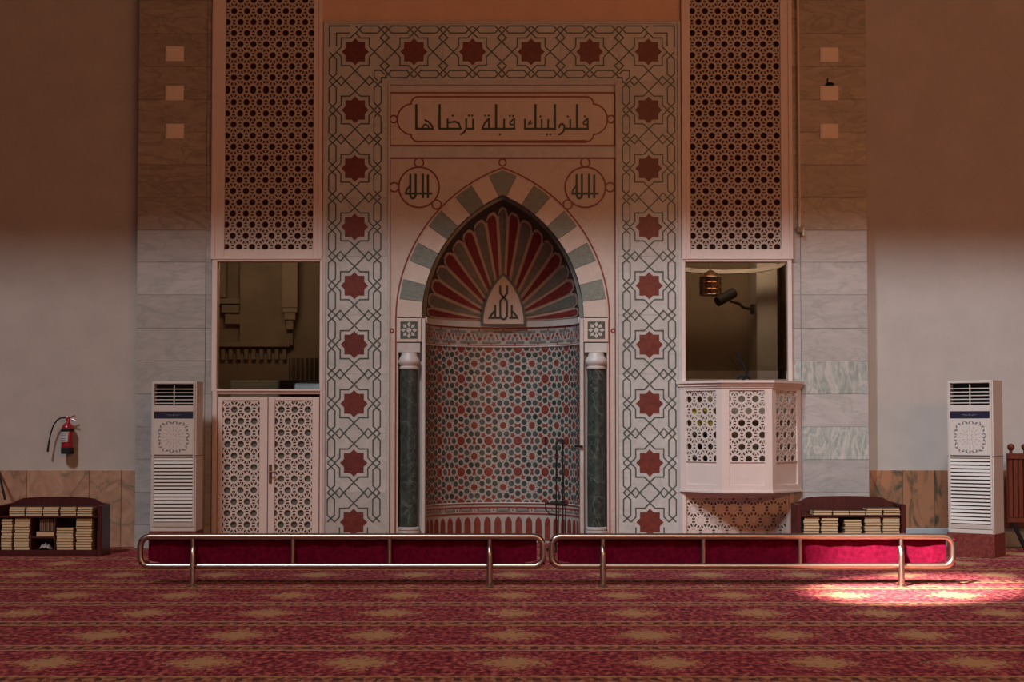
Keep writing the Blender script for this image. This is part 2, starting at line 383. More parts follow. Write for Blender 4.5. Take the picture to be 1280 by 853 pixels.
# ------------------------------------------------------------------ pierced fretwork
def lattice(mb, u0, u1, w0, w1, p, cu, cw, Mp, t=.018, warp=None, fill=False):
    cl = lambda u, w: (min(max(u, u0), u1), min(max(w, w0), w1))
    def Q(u, w, d):
        if warp: w = warp(w)
        u, w = cl(u, w); return Mp(u, w, d)
    h = p * .8660254
    def strip(a, b, hw, dd):
        dx, dz = b[0]-a[0], b[1]-a[1]; l = sqrt(dx*dx+dz*dz); nx, nz = -dz/l*hw, dx/l*hw
        P = [(a[0]+nx, a[1]+nz), (a[0]-nx, a[1]-nz), (b[0]-nx, b[1]-nz), (b[0]+nx, b[1]+nz)]
        mb.add([Q(*q, dd) for q in P] + [Q(*q, t) for q in P], [(0, 1, 2, 3), (0, 3, 7, 4), (1, 5, 6, 2)])
    j0, j1 = int((w0-cw)/h) - 1, int((w1-cw)/h) + 1
    for j in range(j0, j1 + 1):
        w = cw + j*h; ou = cu + (j % 2)*p*.5
        for i in range(int((u0-ou)/p) - 1, int((u1-ou)/p) + 2):
            u = ou + i*p
            if u < u0 - .7*p or u > u1 + .7*p: continue
            n = 12
            if u0 - .36*p < u < u1 + .36*p and w0 - .36*p < w < w1 + .36*p:
                V = []
                for k in range(n):
                    a = 2*pi*k/n
                    V += [Q(u + r_*cos(a), w + r_*sin(a), d_) for r_, d_ in ((.25*p, 0), (.42*p, 0), (.25*p, t))]
                Fc = []
                for k in range(n):
                    a, b = 3*k, 3*((k+1) % n)
                    Fc += [(a, a+1, b+1, b), (a, b, b+2, a+2)]
                mb.add(V, Fc)
                if fill: mb.add([Q(u + .235*p*cos(2*pi*k/n), w + .235*p*sin(2*pi*k/n), .003) for k in range(n)], [tuple(range(n))])
            for k in range(3):                                      # bars to the neighbours and to the triangle centres
                a = pi*k/3
                strip((u + .40*p*cos(a), w + .40*p*sin(a)), (u + .60*p*cos(a), w + .60*p*sin(a)), .058*p, .0006)
            for k in range(6):
                a = pi*k/3 + pi/6
                strip((u + .40*p*cos(a), w + .40*p*sin(a)), (u + .60*p*cos(a), w + .60*p*sin(a)), .055*p, .0012)
            for q in (0, 1):                                        # small hubs in the triangle centres
                a = pi/6 + pi/3*q; hx, hz = u + .5774*p*cos(a), w + .5774*p*sin(a)
                mb.add([Q(hx + .135*p*cos(pi*k/3), hz + .135*p*sin(pi*k/3), .0018) for k in range(6)], [tuple(range(6))])
    return mb

def frame(mb, x0, x1, z0, z1, bw, yf, yb, bt=None, bb=None):         # four mitre-less boards with a stepped inner edge
    bt = bw if bt is None else bt; bb = bw if bb is None else bb
    for a, b, c, d in ((x0, x0+bw, z0, z1), (x1-bw, x1, z0, z1), (x0+bw, x1-bw, z1-bt, z1), (x0+bw, x1-bw, z0, z0+bb)):
        mb.slab(a, b, yf, yb, c, d, .008)
    return mb

YS = -.06
def tall_screen(px0, px1, hx0, hx1, cx, label):
    x0, x1, z0, z1 = rect(px0, -40, px1, 324.5, YS)
    a, b, c, d = rect(hx0, -20, hx1, 312, YS)
    t = thing('fretwork_screen', ((x0+x1)/2, YS, z0), label, 'screen')
    fm = MB()
    for q in ((x0, a), (b, x1)):
        fm.slab(q[0], q[1], YS + .014, YS + .06, z0, ZC - .01, .006)
    fm.slab(a, b, YS + .014, YS + .06, z0, c, .006)
    link('frame', fm, M['wood'], t)
    mo = MB()                                                       # raised outer moulding
    e = .05
    mo.slab(x0, x0+e, YS, YS + .02, z0, ZC - .01, .006).slab(x1-e, x1, YS, YS + .02, z0, ZC - .01, .006).slab(x0+e, x1-e, YS, YS + .02, z0, z0+e*.6, .006)
    link('moulding', mo, M['wood'], t)
    zj = XZ(640, 111.5, YS)[1]; p = 16.25*K; s = .5*15.3*K
    def warp(w):                                                    # the two boards meet in a row of stretched holes
        dlt = w - zj
        if dlt > .3*p: return w + .10*p
        if dlt < -.3*p: return w - .10*p
        return zj + dlt*(1 + .10/.3)
    u, wz = XZ(cx, 82.6, YS)
    link('lattice', lattice(MB(), a, b, c, ZC - .06, p, u, zj, lambda u, w, dd: (u, YS + .03 + dd, w), .015, warp), M['screen'], t)
    link('backing', MB().box(a - .02, b + .02, YS + .10, YS + .12, c - .02, ZC - .01), M['void'], t)
    return t
tall_screen(264.5, 403, 281, 391.5, 299.7, 'tall pierced wooden screen left of the niche, above the dark glazed window')
tall_screen(852, 990.5, 863, 976, 873.7, 'tall pierced wooden screen right of the niche, above the balcony opening')

# ------------------------------------------------------------------ left window, room behind it, left double door
YF = -.05
wx0, wx1, wz0, wz1 = rect(264.5, 323, 403, 489.5, YF)
gx0, gx1, gz0, gz1 = rect(271, 327, 399.5, 486.5, YF)
w1 = bpy.data.objects.new('window_1', None); COL.objects.link(w1); w1.location = ((wx0+wx1)/2, YF, wz0); w1['kind'] = 'structure'; ORG['window_1'] = tuple(w1.location)
fm = MB().slab(wx0, gx0, YF, YF + .12, wz0, wz1).slab(gx1, wx1, YF, YF + .12, wz0, wz1).slab(gx0, gx1, YF, YF + .12, gz1, wz1).slab(gx0, gx1, YF, YF + .12, wz0, gz0)
link('window_frame', fm, M['wood'], w1)
link('glass_pane', MB().box(gx0, gx1, YF + .06, YF + .068, gz0, gz1), M['glass'], w1)
def side_room(side, x0, x1, yb, m):
    struct(f'wall_{side}_room_back', MB().box(x0, x1, yb, yb + .1, 0, 4.3), m)
    struct(f'wall_{side}_room_west', MB().box(x0 - .02, x0, .11, yb, 0, 4.3), m)
    struct(f'wall_{side}_room_east', MB().box(x1, x1 + .02, .11, yb, 0, 4.3), m)
    struct(f'ceiling_{side}_room', MB().box(x0, x1, .11, yb, 4.2, 4.3), m)
    struct(f'floor_{side}_room', MB().box(x0, x1, .11, yb, 0, .06), m)
    lamp(f'{side}_room_fill', 'AREA', ((x0 + x1)/2, .3, 4.05), (0, 1, -.9), 22, (1, .76, .60), shape='RECTANGLE', size=1.2, size_y=.3)  # added fill that brightens the interior, no real lamp
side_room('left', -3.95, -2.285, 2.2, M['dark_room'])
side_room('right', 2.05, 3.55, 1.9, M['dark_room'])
# shapes set behind the pane for the hall's reflection: pier, corbel, cornice, curtain, cabinet
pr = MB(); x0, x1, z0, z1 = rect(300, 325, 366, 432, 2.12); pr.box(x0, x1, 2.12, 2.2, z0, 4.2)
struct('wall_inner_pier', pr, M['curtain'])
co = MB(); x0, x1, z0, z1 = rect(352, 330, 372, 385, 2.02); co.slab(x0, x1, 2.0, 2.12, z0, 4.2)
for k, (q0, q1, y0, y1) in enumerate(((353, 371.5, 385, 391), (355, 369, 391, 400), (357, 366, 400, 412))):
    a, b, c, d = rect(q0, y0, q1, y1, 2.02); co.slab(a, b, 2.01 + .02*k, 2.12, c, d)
tag(link('corbel', co, M['curtain_pale']), 'stepped plaster corbel standing in for a reflection in the left glazed window', 'corbel')
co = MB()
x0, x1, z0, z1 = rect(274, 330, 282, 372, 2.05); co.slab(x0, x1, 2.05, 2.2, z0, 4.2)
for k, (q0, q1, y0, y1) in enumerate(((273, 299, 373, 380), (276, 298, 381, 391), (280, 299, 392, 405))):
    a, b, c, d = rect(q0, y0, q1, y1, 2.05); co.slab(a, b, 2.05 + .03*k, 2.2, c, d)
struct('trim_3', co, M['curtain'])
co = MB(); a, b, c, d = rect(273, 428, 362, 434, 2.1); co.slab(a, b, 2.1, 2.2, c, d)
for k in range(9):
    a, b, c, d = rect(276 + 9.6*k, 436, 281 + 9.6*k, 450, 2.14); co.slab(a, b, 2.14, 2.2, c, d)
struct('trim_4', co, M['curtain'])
cu = MB(); a, b, c, d = rect(361, 448, 401, 492, 1.2); V = []; n = 40
for i in range(n + 1):
    x = a + (b-a)*i/n; y = 1.2 + .035*sin(i*1.1); V += [(x, y, .06), (x, y, d)]
cu.add(V, [(2*i, 2*i+2, 2*i+3, 2*i+1) for i in range(n)])
tag(link('curtain', cu, M['curtain'], smooth=True), 'short brown folded curtain standing in for a reflection in the left glazed window', 'curtain')
a, b, c, d = rect(350, 475.5, 400, 490, .7); t = thing('cabinet', ((a+b)/2, .7, .06), 'low black cabinet standing in for a reflection in the left glazed window', 'cabinet')
link('body', MB().slab(a, b, .7, 1.1, .06, d), M['black'], t)
for k in range(3): link('door', MB().slab(a + (b-a)*(k+.06)/3, a + (b-a)*(k+.94)/3, .685, .7, .12, d - .04), M['black'], t)
a, b, c, d = rect(288, 476, 348, 492, 1.0); t = thing('glow_panel', ((a+b)/2, 1.0, .06), 'pale grey bench standing in for a window glow in the left glazed window', 'glow_panel')  # panel added for the window glow reflected in the pane
link('glow_block', MB().slab(a, b, 1.0, 1.4, d - .35, d), M['skirting'], t)
for q in (a + .05, b - .05): link('leg', MB().box(q - .03, q + .03, 1.05, 1.35, .06, d - .35), M['black'], t)

dx0, dx1, dz0, dz1 = rect(264.5, 489.5, 403, 690, YF)
d1 = bpy.data.objects.new('door_1', None); COL.objects.link(d1); d1.location = ((dx0+dx1)/2, YF, 0); d1['kind'] = 'structure'; ORG['door_1'] = tuple(d1.location)
fx0, fx1, fz0, fz1 = rect(270.5, 495, 399.5, 690, YF)
link('door_frame', MB().slab(dx0, fx0, YF, YF + .12, 0, dz1).slab(fx1, dx1, YF, YF + .12, 0, dz1).slab(fx0, fx1, YF + .02, YF + .12, fz1 + .02, dz1), M['wood'], d1)
for lx0, lx1, hx0, hx1, cu_ in ((271.5, 334, 277.5, 324, 292.6), (335, 398.5, 343, 390, 351.5)):
    a, b, c, d = rect(lx0, 496.5, lx1, 690, YF + .02); e, f, g_, h = rect(hx0, 501, hx1, 690, YF + .02)
    y = YF + .02
    leaf = link('door_leaf', MB().slab(a, e, y, y + .05, .02, d, .004).slab(f, b, y, y + .05, .02, d, .004).slab(e, f, y, y + .05, h, d, .004).slab(e, f, y, y + .05, .02, .16, .004), M['wood'], d1)
    u, w = XZ(cu_, 512.3, y)
    link('lattice', lattice(MB(), e, f, .16, h, 16.55*K, u, w, lambda u, w, dd: (u, y + .012 + dd, w), .014), M['screen_white'], leaf)
    link('backing', MB().box(e - .01, f + .01, y + .042, y + .05, .1, h + .01), M['door_back'], leaf)
a, b, c, d = rect(336.3, 581, 339.8, 604, YF + .02)
hd = link('door_handle', MB().slab(a, b, YF + .005, YF + .02, c, d, .003), M['bronze'], d1)
hx, hz = XZ(337.5, 590, YF); link('lever', MB().tube([(hx, YF + .01, hz), (hx, YF - .05, hz), (hx + .06, YF - .055, hz), (hx + .085, YF - .05, hz - .004)], .008, 8), M['bronze'], hd)

# ------------------------------------------------------------------ right opening and balcony
ox0, ox1, oz0, oz1 = rect(852, 323, 990.5, 474, YF)
px0, px1, pz0, pz1 = rect(857, 327.5, 985, 474, YF)
w2 = bpy.data.objects.new('window_2', None); COL.objects.link(w2); w2.location = ((ox0+ox1)/2, YF, oz0); w2['kind'] = 'structure'; ORG['window_2'] = tuple(w2.location)
link('window_frame', MB().slab(ox0, px0, YF, YF + .12, 0, oz1).slab(px1, ox1, YF, YF + .12, 0, oz1).slab(px0, px1, YF, YF + .12, pz1, oz1), M['wood'], w2)
link('glass_pane', MB().box(px0, px1, YF + .06, YF + .068, pz0 + .1, pz1), M['glass'], w2)

bx = (XZ(850, 540)[0] + XZ(1000, 540)[0]) / 2; hb, hf, dep = .715, .29, .46
zt0, zb0 = XZ(925, 477.3, 0)[1], XZ(925, 614.3, 0)[1]
bal = thing('pulpit_balcony', (bx, YF, zb0), 'pink-white five-sided wooden pulpit balcony with pierced panels below the right opening', 'balcony')
P0, P1, P2, P3 = (bx - hb, YF), (bx - hf, YF - dep), (bx + hf, YF - dep), (bx + hb, YF)
def ring_poly(o): return [(bx - hb - o, YF), (bx - hf - o*.45, YF - dep - o), (bx + hf + o*.45, YF - dep - o), (bx + hb + o, YF)]
def zprism(mb, pts, z0, z1):
    n = len(pts)
    return mb.add([(x, y, z0) for x, y in pts] + [(x, y, z1) for x, y in pts], [tuple(range(n))[::-1], tuple(range(n, 2*n))] + [(i, (i+1) % n, (i+1) % n + n, i + n) for i in range(n)])
link('floor_board', zprism(zprism(MB(), ring_poly(.016), zb0, zb0 + .022), ring_poly(.004), zb0 + .022, zb0 + .032), M['wood'], bal)
cap = MB()
for i in range(3):
    q = [ring_poly(.05), ring_poly(.028), ring_poly(.012), ring_poly(-.06)]
    for (o, z0, z1) in ((0, zt0 - .028, zt0), (1, zt0 - .062, zt0 - .028), (2, zt0 - .085, zt0 - .062)):
        A, B = q[o][i], q[o][i+1]; A2, B2 = q[3][i], q[3][i+1]
        pts = [A, B, B2, A2]; zprism(cap, pts, z0, z1)
link('cornice', cap, M['wood'], bal)
def face_map(A, B):
    L = sqrt((B[0]-A[0])**2 + (B[1]-A[1])**2); tx, ty = (B[0]-A[0])/L, (B[1]-A[1])/L; nx, ny = ty, -tx        # outward normal
    return L, (lambda u, w, d: (A[0] + tx*u - nx*d, A[1] + ty*u - ny*d, w))
wrow = XZ(936, 499, YF - dep)[1]
for A, B, cu_ in ((P0, P1, (875.3-851)/54), (P1, P2, (929.7-905)/62), (P2, P3, (978.8-967)/33)):
    L, mp = face_map(A, B); z0, z1 = zb0 + .03, zt0 - .07
    hz0, hz1 = XZ(936, 577, YF - dep)[1], XZ(936, 488, YF - dep)[1]; m = .085 if L < .6 else .085
    bd = MB()
    def bslab(u0, u1, w0, w1, d0=0, d1=.035):
        V = [mp(u, w, d) for d in (d0, d1) for u, w in ((u0, w0), (u1, w0), (u1, w1), (u0, w1))]
        bd.add(V, [(0, 1, 2, 3), (7, 6, 5, 4), (0, 4, 5, 1), (1, 5, 6, 2), (2, 6, 7, 3), (3, 7, 4, 0)])
    bslab(0, m, z0, z1); bslab(L-m, L, z0, z1); bslab(m, L-m, hz1, z1); bslab(m, L-m, z0, zb0 + .09); bslab(m, L-m, hz0 - .012, hz0)
    bslab(m, L-m, zb0 + .09, hz0 - .012, .012, .03)                  # sunk lower panel
    pan = link('panel', bd, M['wood'], bal)
    link('lattice', lattice(MB(), m, L-m, hz0, hz1, 17.2*K*.975, L*cu_, wrow, lambda u, w, d: mp(u, w, d + .014), .014), M['screen_white'], pan)
link('back_panel', MB().box(bx - hb + .1, bx + hb - .1, YF + .02, YF + .04, zb0, zt0 - .05), M['dark_room'], bal)
yx, yz = XZ(879, 521, -.12)
t = thing('yellow_box', (yx, -.12, zb0 + .03), 'small yellow box glimpsed inside the balcony through its left pierced panel', 'box')
link('stand', MB().slab(yx - .08, yx + .08, -.14, -.09, zb0 + .035, yz - .13, .004), M['black'], t)
link('body', MB().slab(yx - .13, yx + .13, -.14, -.09, yz - .13, yz + .11, .006), M['yellow'], t)
# pierced panel closing the wall under the balcony
a, b, c, d = rect(852, 615, 990.5, 690, YF + .02); e, f, g_, h = rect(859, 623, 983, 690, YF + .02)
t = thing('fretwork_infill', ((a+b)/2, YF, 0), 'wide low pierced wooden panel in the shade under the balcony', 'panel')
y = YF + .02
link('frame', MB().slab(a, e, y, y + .06, 0, d, .005).slab(f, b, y, y + .06, 0, d, .005).slab(e, f, y, y + .06, h, d, .005).slab(e, f, y, y + .06, 0, .12, .005), M['wood'], t)
u, w = XZ(867, 636.5, y)
link('lattice', lattice(MB(), e, f, .12, h, 16.6*K, u, w, lambda u, w, dd: (u, y + .006 + dd, w), .012, None, True), M['screen_white'], t)
link('backing', MB().box(e - .01, f + .01, y + .034, y + .044, .1, h), M['curtain'], t)
struct('wall_under_opening', MB().box(a + .02, b, y + .062, .3, 0, oz0), M['dark_room'])

# inside the right opening: pilaster, arch on the ceiling, lantern, camera, microphone
a, b, c, d = rect(946, 328, 972, 480, 1.3); struct('wall_inner_pilaster', MB().slab(a, b, 1.3, 1.9, .06, 4.2), M['plaster'])
ar = MB(); ax, az = XZ(905, 325, .9)
ar.stroke([(ax + .75*cos(q), az - .10 + .12*sin(q)*-1 + .07) for q in [pi*i/16 for i in range(17)]], .05, .9, 1.0)
struct('trim_5', ar, M['plaster'])
lx, lz = XZ(888, 357, .8)
t = thing('lantern', (lx, .8, lz - .14), 'small pierced brass lantern hanging inside the right opening, left of the security camera', 'lantern')
lb = MB()
for k in range(8):
    q = 2*pi*k/8; lb.tube([(lx + .13*cos(q), .8 + .13*sin(q), lz - .12), (lx + .13*cos(q), .8 + .13*sin(q), lz + .10)], .008, 6)
for z_ in (-.12, -.05, .03, .10): lb.tube([(lx + .13*cos(2*pi*k/16), .8 + .13*sin(2*pi*k/16), lz + z_) for k in range(16)], .008, 6, True)
for k in range(8):
    q = 2*pi*k/8; q2 = 2*pi*(k+1)/8
    for z_ in (-.12, -.05, .03): lb.tube([(lx + .13*cos(q), .8 + .13*sin(q), lz + z_), (lx + .13*cos(q2), .8 + .13*sin(q2), lz + z_ + .075)], .006, 5)
link('cage', lb, M['bronze'], t); link('shade', MB().lathe([(.09, -.11), (.10, 0), (.09, .10)], (lx, .8, lz), 12), M['redwood'], t, True)
link('cap', MB().lathe([(.13, 0), (.09, .05), (.02, .09)], (lx, .8, lz + .10), 12), M['bronze'], t, True)
link('chain', MB().tube([(lx, .8, lz + .18), (lx, .8, 4.2)], .008, 6), M['brass'], t)
cx_, cz_ = XZ(910, 371, .75); ax_, az_ = XZ(940, 387, 1.28)
t = thing('security_camera', (ax_, 1.28, az_), 'grey bullet security camera on a bent arm inside the right opening', 'camera')
link('mount_plate', MB().box(ax_ - .02, ax_ + .02, 1.2, 1.3, az_ - .06, az_ + .06), M['black'], t)
link('arm', MB().tube([(ax_, 1.25, az_), (ax_ - .16, 1.0, az_), (ax_ - .24, .8, az_ + .03), (cx_ + .03, .75, cz_ - .06)], .018, 8), M['black'], t, True)
import mathutils
dv = mathutils.Vector((-.20, -.10, -.115)); c0 = mathutils.Vector((cx_ + .08, .78, cz_ + .045))
link('camera_body', MB().tube([c0, c0 + dv*.55, c0 + dv], [.055, .055, .05], 12), M['black'], t, True)
link('sun_hood', MB().tube([c0 + mathutils.Vector((0, 0, .012)), c0 + dv*1.12 + mathutils.Vector((0, 0, .012))], [.062, .062], 12), M['black'], t, True)
mx_, mz_ = XZ(928, 470, -.25)
t = thing('gooseneck_microphone', (mx_, -.25, zt0 - .1), 'black gooseneck microphone rising behind the balcony rail', 'microphone')
pp = [XZ(*q, -.25) for q in ((934, 472), (933, 464), (930, 458), (925, 450), (922, 444))]
link('neck', MB().tube([(x, -.25, z) for x, z in pp], .012, 8), M['black'], t, True)
link('capsule', MB().tube([(pp[-1][0] + .012, -.25, pp[-1][1] - .02), (pp[-1][0] - .012, -.25, pp[-1][1] + .03)], [.02, .024], 10), M['black'], t, True)
pp = [XZ(*q, -.25) for q in ((921, 474), (925, 470), (933, 470), (938, 474))]
link('base', MB().tube([(x, -.25, z) for x, z in pp], .014, 8).tube([(mx_, -.25, zt0 - .12), (mx_ + .02, -.25, zt0 + .06)], .02, 8), M['black'], t, True)

# ------------------------------------------------------------------ the prayer niche
NX = XZ(628.3, 480)[0]; YB = -.02; YI = .0
nic = thing('prayer_niche', (NX, 0, 0), 'tall marble prayer niche with inlaid star border, pointed striped arch and mosaic recess', 'niche')
# border: slabs, eight-pointed stars, strapwork
sl, sr = XZ(443.3, 358)[0], XZ(811.2, 358)[0]; stp, sbt = XZ(640, 65.3)[1], XZ(640, 653)[1]
hs, vs_ = (sr - sl)/5, (stp - sbt)/8
bx0, bx1, bz0, bz1 = rect(404, 27, 851, 690); ix0, ix1, iz0, iz1 = rect(484.5, 104, 772.5, 690)
zs = [0] + [sbt + vs_*(i + .5) for i in range(8)]
EDGE = 1.5*K
for a, b in ((bx0, ix0), (ix1, bx1)):
    for i in range(8): link('border_slab', MB().slab(a, b, YB, .1, zs[i], zs[i+1] - .001, .002), M['marble_border'], nic)
xs = [bx0] + [sl + hs*(i + .5) for i in range(5)] + [bx1]
for i in range(6): link('border_slab', MB().slab(xs[i], xs[i+1] - .001, YB, .1, zs[8], bz1, .002), M['marble_border'], nic)
link('border_slab', MB().slab(ix0, ix1, YB, .1, iz1, zs[8] - .001, .002), M['marble_border'], nic)
em = MB()
e = .035
em.slab(bx0 - .005, bx0 + e, YB - .02, YB, 0, bz1, .006).slab(bx1 - e, bx1 + .005, YB - .02, YB, 0, bz1, .006).slab(bx0 + e, bx1 - e, YB - .02, YB, bz1 - e, bz1, .006)
em.slab(ix0, ix0 + .028, YB - .018, YB, 0, iz1, .006).slab(ix1 - .028, ix1, YB - .018, YB, 0, iz1, .006).slab(ix0 + .028, ix1 - .028, YB - .018, YB, iz1 - .028, iz1, .006)
link('edge_moulding', em, M['marble_pale'], nic)
stars = [(sl, sbt + vs_*i) for i in range(9)] + [(sr, sbt + vs_*i) for i in range(9)] + [(sl + hs*i, stp) for i in range(1, 5)]
for x, z in stars: link('star_tile', MB().prism(star8(x, z, 17.0*K, 12.3*K), YB - .004, YB + .02), M['red_stone'], nic)
st = MB(); LW = 1.55*K; yl = YB - .003
k_ = K*73.3/73.3
def seg(cx, cz, pts, rot):
    P = []
    for x, z in pts:
        if rot: x, z = z, x
        P.append((cx + x*K, cz + z*K))
    st.stroke(P, LW, yl, YB + .01)
def star_lines(cx, cz):
    for sx in (1, -1):
        for sz in (1, -1): seg(cx, cz, [(sx*6.3, sz*17.5), (sx*17.5, sz*17.5), (sx*17.5, sz*6.3)], False)
HP = 36.65
def gap_lines(cx, cz, rot, skip=()):             # cx,cz = midpoint between two stars; long axis z
    for sx in (1, -1):
        for sz in (1, -1):
            seg(cx, cz, [(-sx*6.3, sz*(HP - 17.5)), (sx*11.9, sz*(HP-17.5-18.2)), (sx*17.6, -sz*5.9), (sx*23.4, 0)], rot)
            seg(cx, cz, [(sx*17.5, sz*(HP - 6.3)), (sx*23.7, sz*HP)], rot)
            if (sx, sz) in skip: continue
            seg(cx, cz, [(sx*23.4, 0), (sx*28.3, sz*4.6), (sx*32.8, sz*8.6), (sx*32.8, sz*(HP-8.6)), (sx*28.3, sz*(HP-4.6)), (sx*23.7, sz*HP)], rot)
            seg(cx, cz, [(sx*32.8, 0), (sx*28.3, sz*4.6), (sx*23.8, sz*8.6), (sx*23.8, sz*(HP-8.6)), (sx*28.3, sz*(HP-4.6)), (sx*32.8, sz*HP)], rot)
for x, z in stars: star_lines(x, z)
for cx in (sl, sr):
    for i in range(8): gap_lines(cx, sbt + vs_*(i + .5), False, ((1 if cx < NX else -1, 1),) if i == 7 else ())
for i in range(5): gap_lines(sl + hs*(i + .5), stp, True, ((-1, -1),) if i == 0 else ((-1, 1),) if i == 4 else ())
for cx, q in ((sl, -1), (sr, 1)):                                    # outer corners
    seg(cx, stp, [(q*32.8, 6), (q*32.8, 32.8), (q*6, 32.8)], False); seg(cx, stp, [(q*23.8, 7), (q*23.8, 23.8), (q*7, 23.8)], False)
    seg(cx, stp, [(-q*36.65, -28.3), (-q*32.2, -23.8), (-q*23.8, -23.8), (-q*23.8, -32.2), (-q*28.3, -36.65)], False)
    seg(cx, stp, [(-q*40, -32.8), (-q*32.8, -32.8), (-q*32.8, -40)], False)
    seg(cx, stp, [(q*17.5, 6.3), (q*23.7, 0)], False); seg(cx, stp, [(q*6.3, 17.5), (0, 23.7)], False)
link('strapwork_inlay', st, M['inlay_green'], nic)

# plain bands and inscription panel
a, b, c, d = rect(484.5, 104, 772.5, 115, YI); ins_top = c
cx0, cx1, cz0, cz1 = rect(486.3, 115, 769.6, 183, YI); sx0, sx1, sz0, sz1 = rect(486.3, 197, 770, 690, YI)
link('band', MB().slab(ix0, ix1, YI + .004, .1, cz1, iz1 - .02, .003), M['marble_pale'], nic)
link('band', MB().slab(ix0, ix1, YI - .004, .1, sz1, cz0, .006), M['marble_border'], nic)
pan = link('inscription_panel', MB().slab(ix0, ix1, YI, .1, cz0, cz1, .002), M['marble_cream'], nic)
def PX(pts, Y): return [XZ(x, y, Y) for x, y in pts]
def arcp(cx, cy, r, a0, a1, n=14): return [(cx + r*cos(radians(a0 + (a1-a0)*i/n)), cy + r*sin(radians(a0 + (a1-a0)*i/n))) for i in range(n + 1)]
yi = YI - .004; RW = 1.9*K
fr_ = MB()
fr_.stroke(PX([(487.7, 116), (768.3, 116), (768.3, 182), (487.7, 182)], YI), RW, yi, YI + .01, True)
le = arcp(523, 130, 9, 270, 180, 8)[:8] + arcp(516, 149.2, 19.3, 265, 95, 16) + arcp(523, 168, 9, 180, 90, 8)[1:]
re = [(1256 - x, y) for x, y in le][::-1]
le = [(x - .2, y) for x, y in le]
fr_.stroke(PX([(523, 121)] + le + [(523, 177)] + [(733, 177)] + re + [(733, 121)], YI), RW, yi, YI + .01, True)
for x in (492.2, 763.6): fr_.stroke(PX(arcp(x, 149, 4.6, 0, 360, 16)[:-1], YI), RW, yi, YI + .01, True)
link('cartouche_inlay', fr_, M['inlay_red'], pan)
le_ = MB(); BL = 161.0; TW = 2.9*K
def S(pts, w=TW): le_.stroke(PX(pts, YI), w, YI - .005, YI + .01)
def dot(x, y, r=1.35): le_.prism(PX([(x, y-r*1.2), (x+r*1.2, y), (x, y+r*1.2), (x-r*1.2, y)], YI), YI - .005, YI + .01)
def bar(x, y0=130.3): S([(x, y0), (x, BL + 1.4)])
def base(x0, x1): S([(x0, BL), (x1, BL)], 2.5*K)
T2 = 2.3*K
base(519, 542.3); bar(520.5); S([(530.6, 150), (535.5, 152.3), (539.5, 156.5), (541.3, 161)], T2); S([(528.2, 160.5), (529.6, 156.6), (532, 155.4), (535, 157), (536.2, 160.5)], 1.8*K)
base(548, 577); bar(549.5); S([(559.6, 148.3), (559.6, 161)], T2); S([(559.6, 153.4), (569.5, 152.2), (573.8, 154.6), (575.8, 161)], T2); dot(566, 144.5)
base(581.3, 593); S([(582.8, 148), (582.8, 160.5), (580.6, 165), (575.3, 168.6)], T2); S([(591.4, 148.6), (591.4, 161)], T2); dot(586.2, 144.4); dot(590.3, 144.4)
base(602, 644.3); S([(611.2, 147.6), (611.2, 161)], T2); S([(610.8, 148.8), (606.5, 153), (603, 160.6)], T2); dot(606.8, 144.4); dot(611, 144.4); bar(620.2); S([(630.3, 148.6), (630.3, 161)], T2); dot(625, 168.2)
S([(642.9, 147.5), (642.9, 161)], T2); S([(642.5, 148.4), (637.2, 153.2), (638, 155.8), (642.9, 156)], 1.9*K); dot(637.2, 145); dot(641.2, 145)
base(655, 695.2); S([(656.2, 148.8), (656.2, 161)], T2); S([(664, 150.6), (660.8, 153.6), (664.6, 154.5), (660, 155.8)], 1.7*K); bar(669.3); S([(677.2, 149), (677.2, 161)], T2); dot(675.5, 145.6)
S([(685.2, 149), (685.2, 161)], T2); dot(683.6, 168.3); dot(687.8, 168.3); bar(693.7)
base(704, 736); S(arcp(702.4, 158.4, 3.2, 150, 390, 12) + [(704.8, 163.6), (701.5, 167), (697.8, 168.6)], T2); S([(712.9, 149), (712.9, 161)], T2); dot(709.8, 145.6); bar(721.3)
S([(734.7, 147.4), (734.7, 161)], T2); S([(734.4, 148.2), (729, 153), (729.8, 155.6), (734.7, 155.8)], 1.9*K); dot(731, 145.5)
link('lettering', le_, M['letter'], pan)

# spandrel panel with the arch opening, roundels and red outline
OA = 68.5*K; RO_ = 199*K; RI = 170.2*K; zsp = XZ(628, 398.5)[1]
def arch(R, n=18):                                                  # left springing -> apex -> right springing, relative to (NX, zsp)
    am = math.acos(OA/R)
    left = [(NX + OA - R*cos(am*i/n), zsp + R*sin(am*i/n)) for i in range(n + 1)]
    return left + [(2*NX - x, z) for x, z in left[::-1][1:]]
op = arch(RO_); aw = RO_ - OA
spn = link('spandrel_panel', MB().prism([(ix0, 0), (ix0, sz1), (ix1, sz1), (ix1, 0), (NX + aw, 0)] + op[::-1] + [(NX - aw, 0)], YI, .12), M['marble_cream'], nic)
rl = MB()
fx0_, fx1_ = XZ(487, 400)[0], XZ(769.3, 400)[0]; ft = XZ(628, 198)[1]
rl.stroke([(fx0_, 0), (fx0_, ft), (fx1_, ft), (fx1_, 0)], RW, yi, YI + .01)
ol = arch(RO_ + 3.2*K); wv = RO_ + 3.2*K - OA
rl.stroke([(NX - wv, 0)] + ol + [(NX + wv, 0)], RW, yi, YI + .01)
for cx, q in ((523.8, 1), (731.6, -1)):
    rl.stroke(PX(arcp(cx, 234.3, 25.3, 0, 360, 40)[:-1], YI), 2.1*K, yi, YI + .01, True)
    for dx, dy in ((0, -31), (-31*q, 0), (22*q, 21.7)): rl.stroke(PX(arcp(cx + dx, 234.3 + dy, 5.7, 0, 360, 18)[:-1], YI), 1.9*K, yi, YI + .01, True)
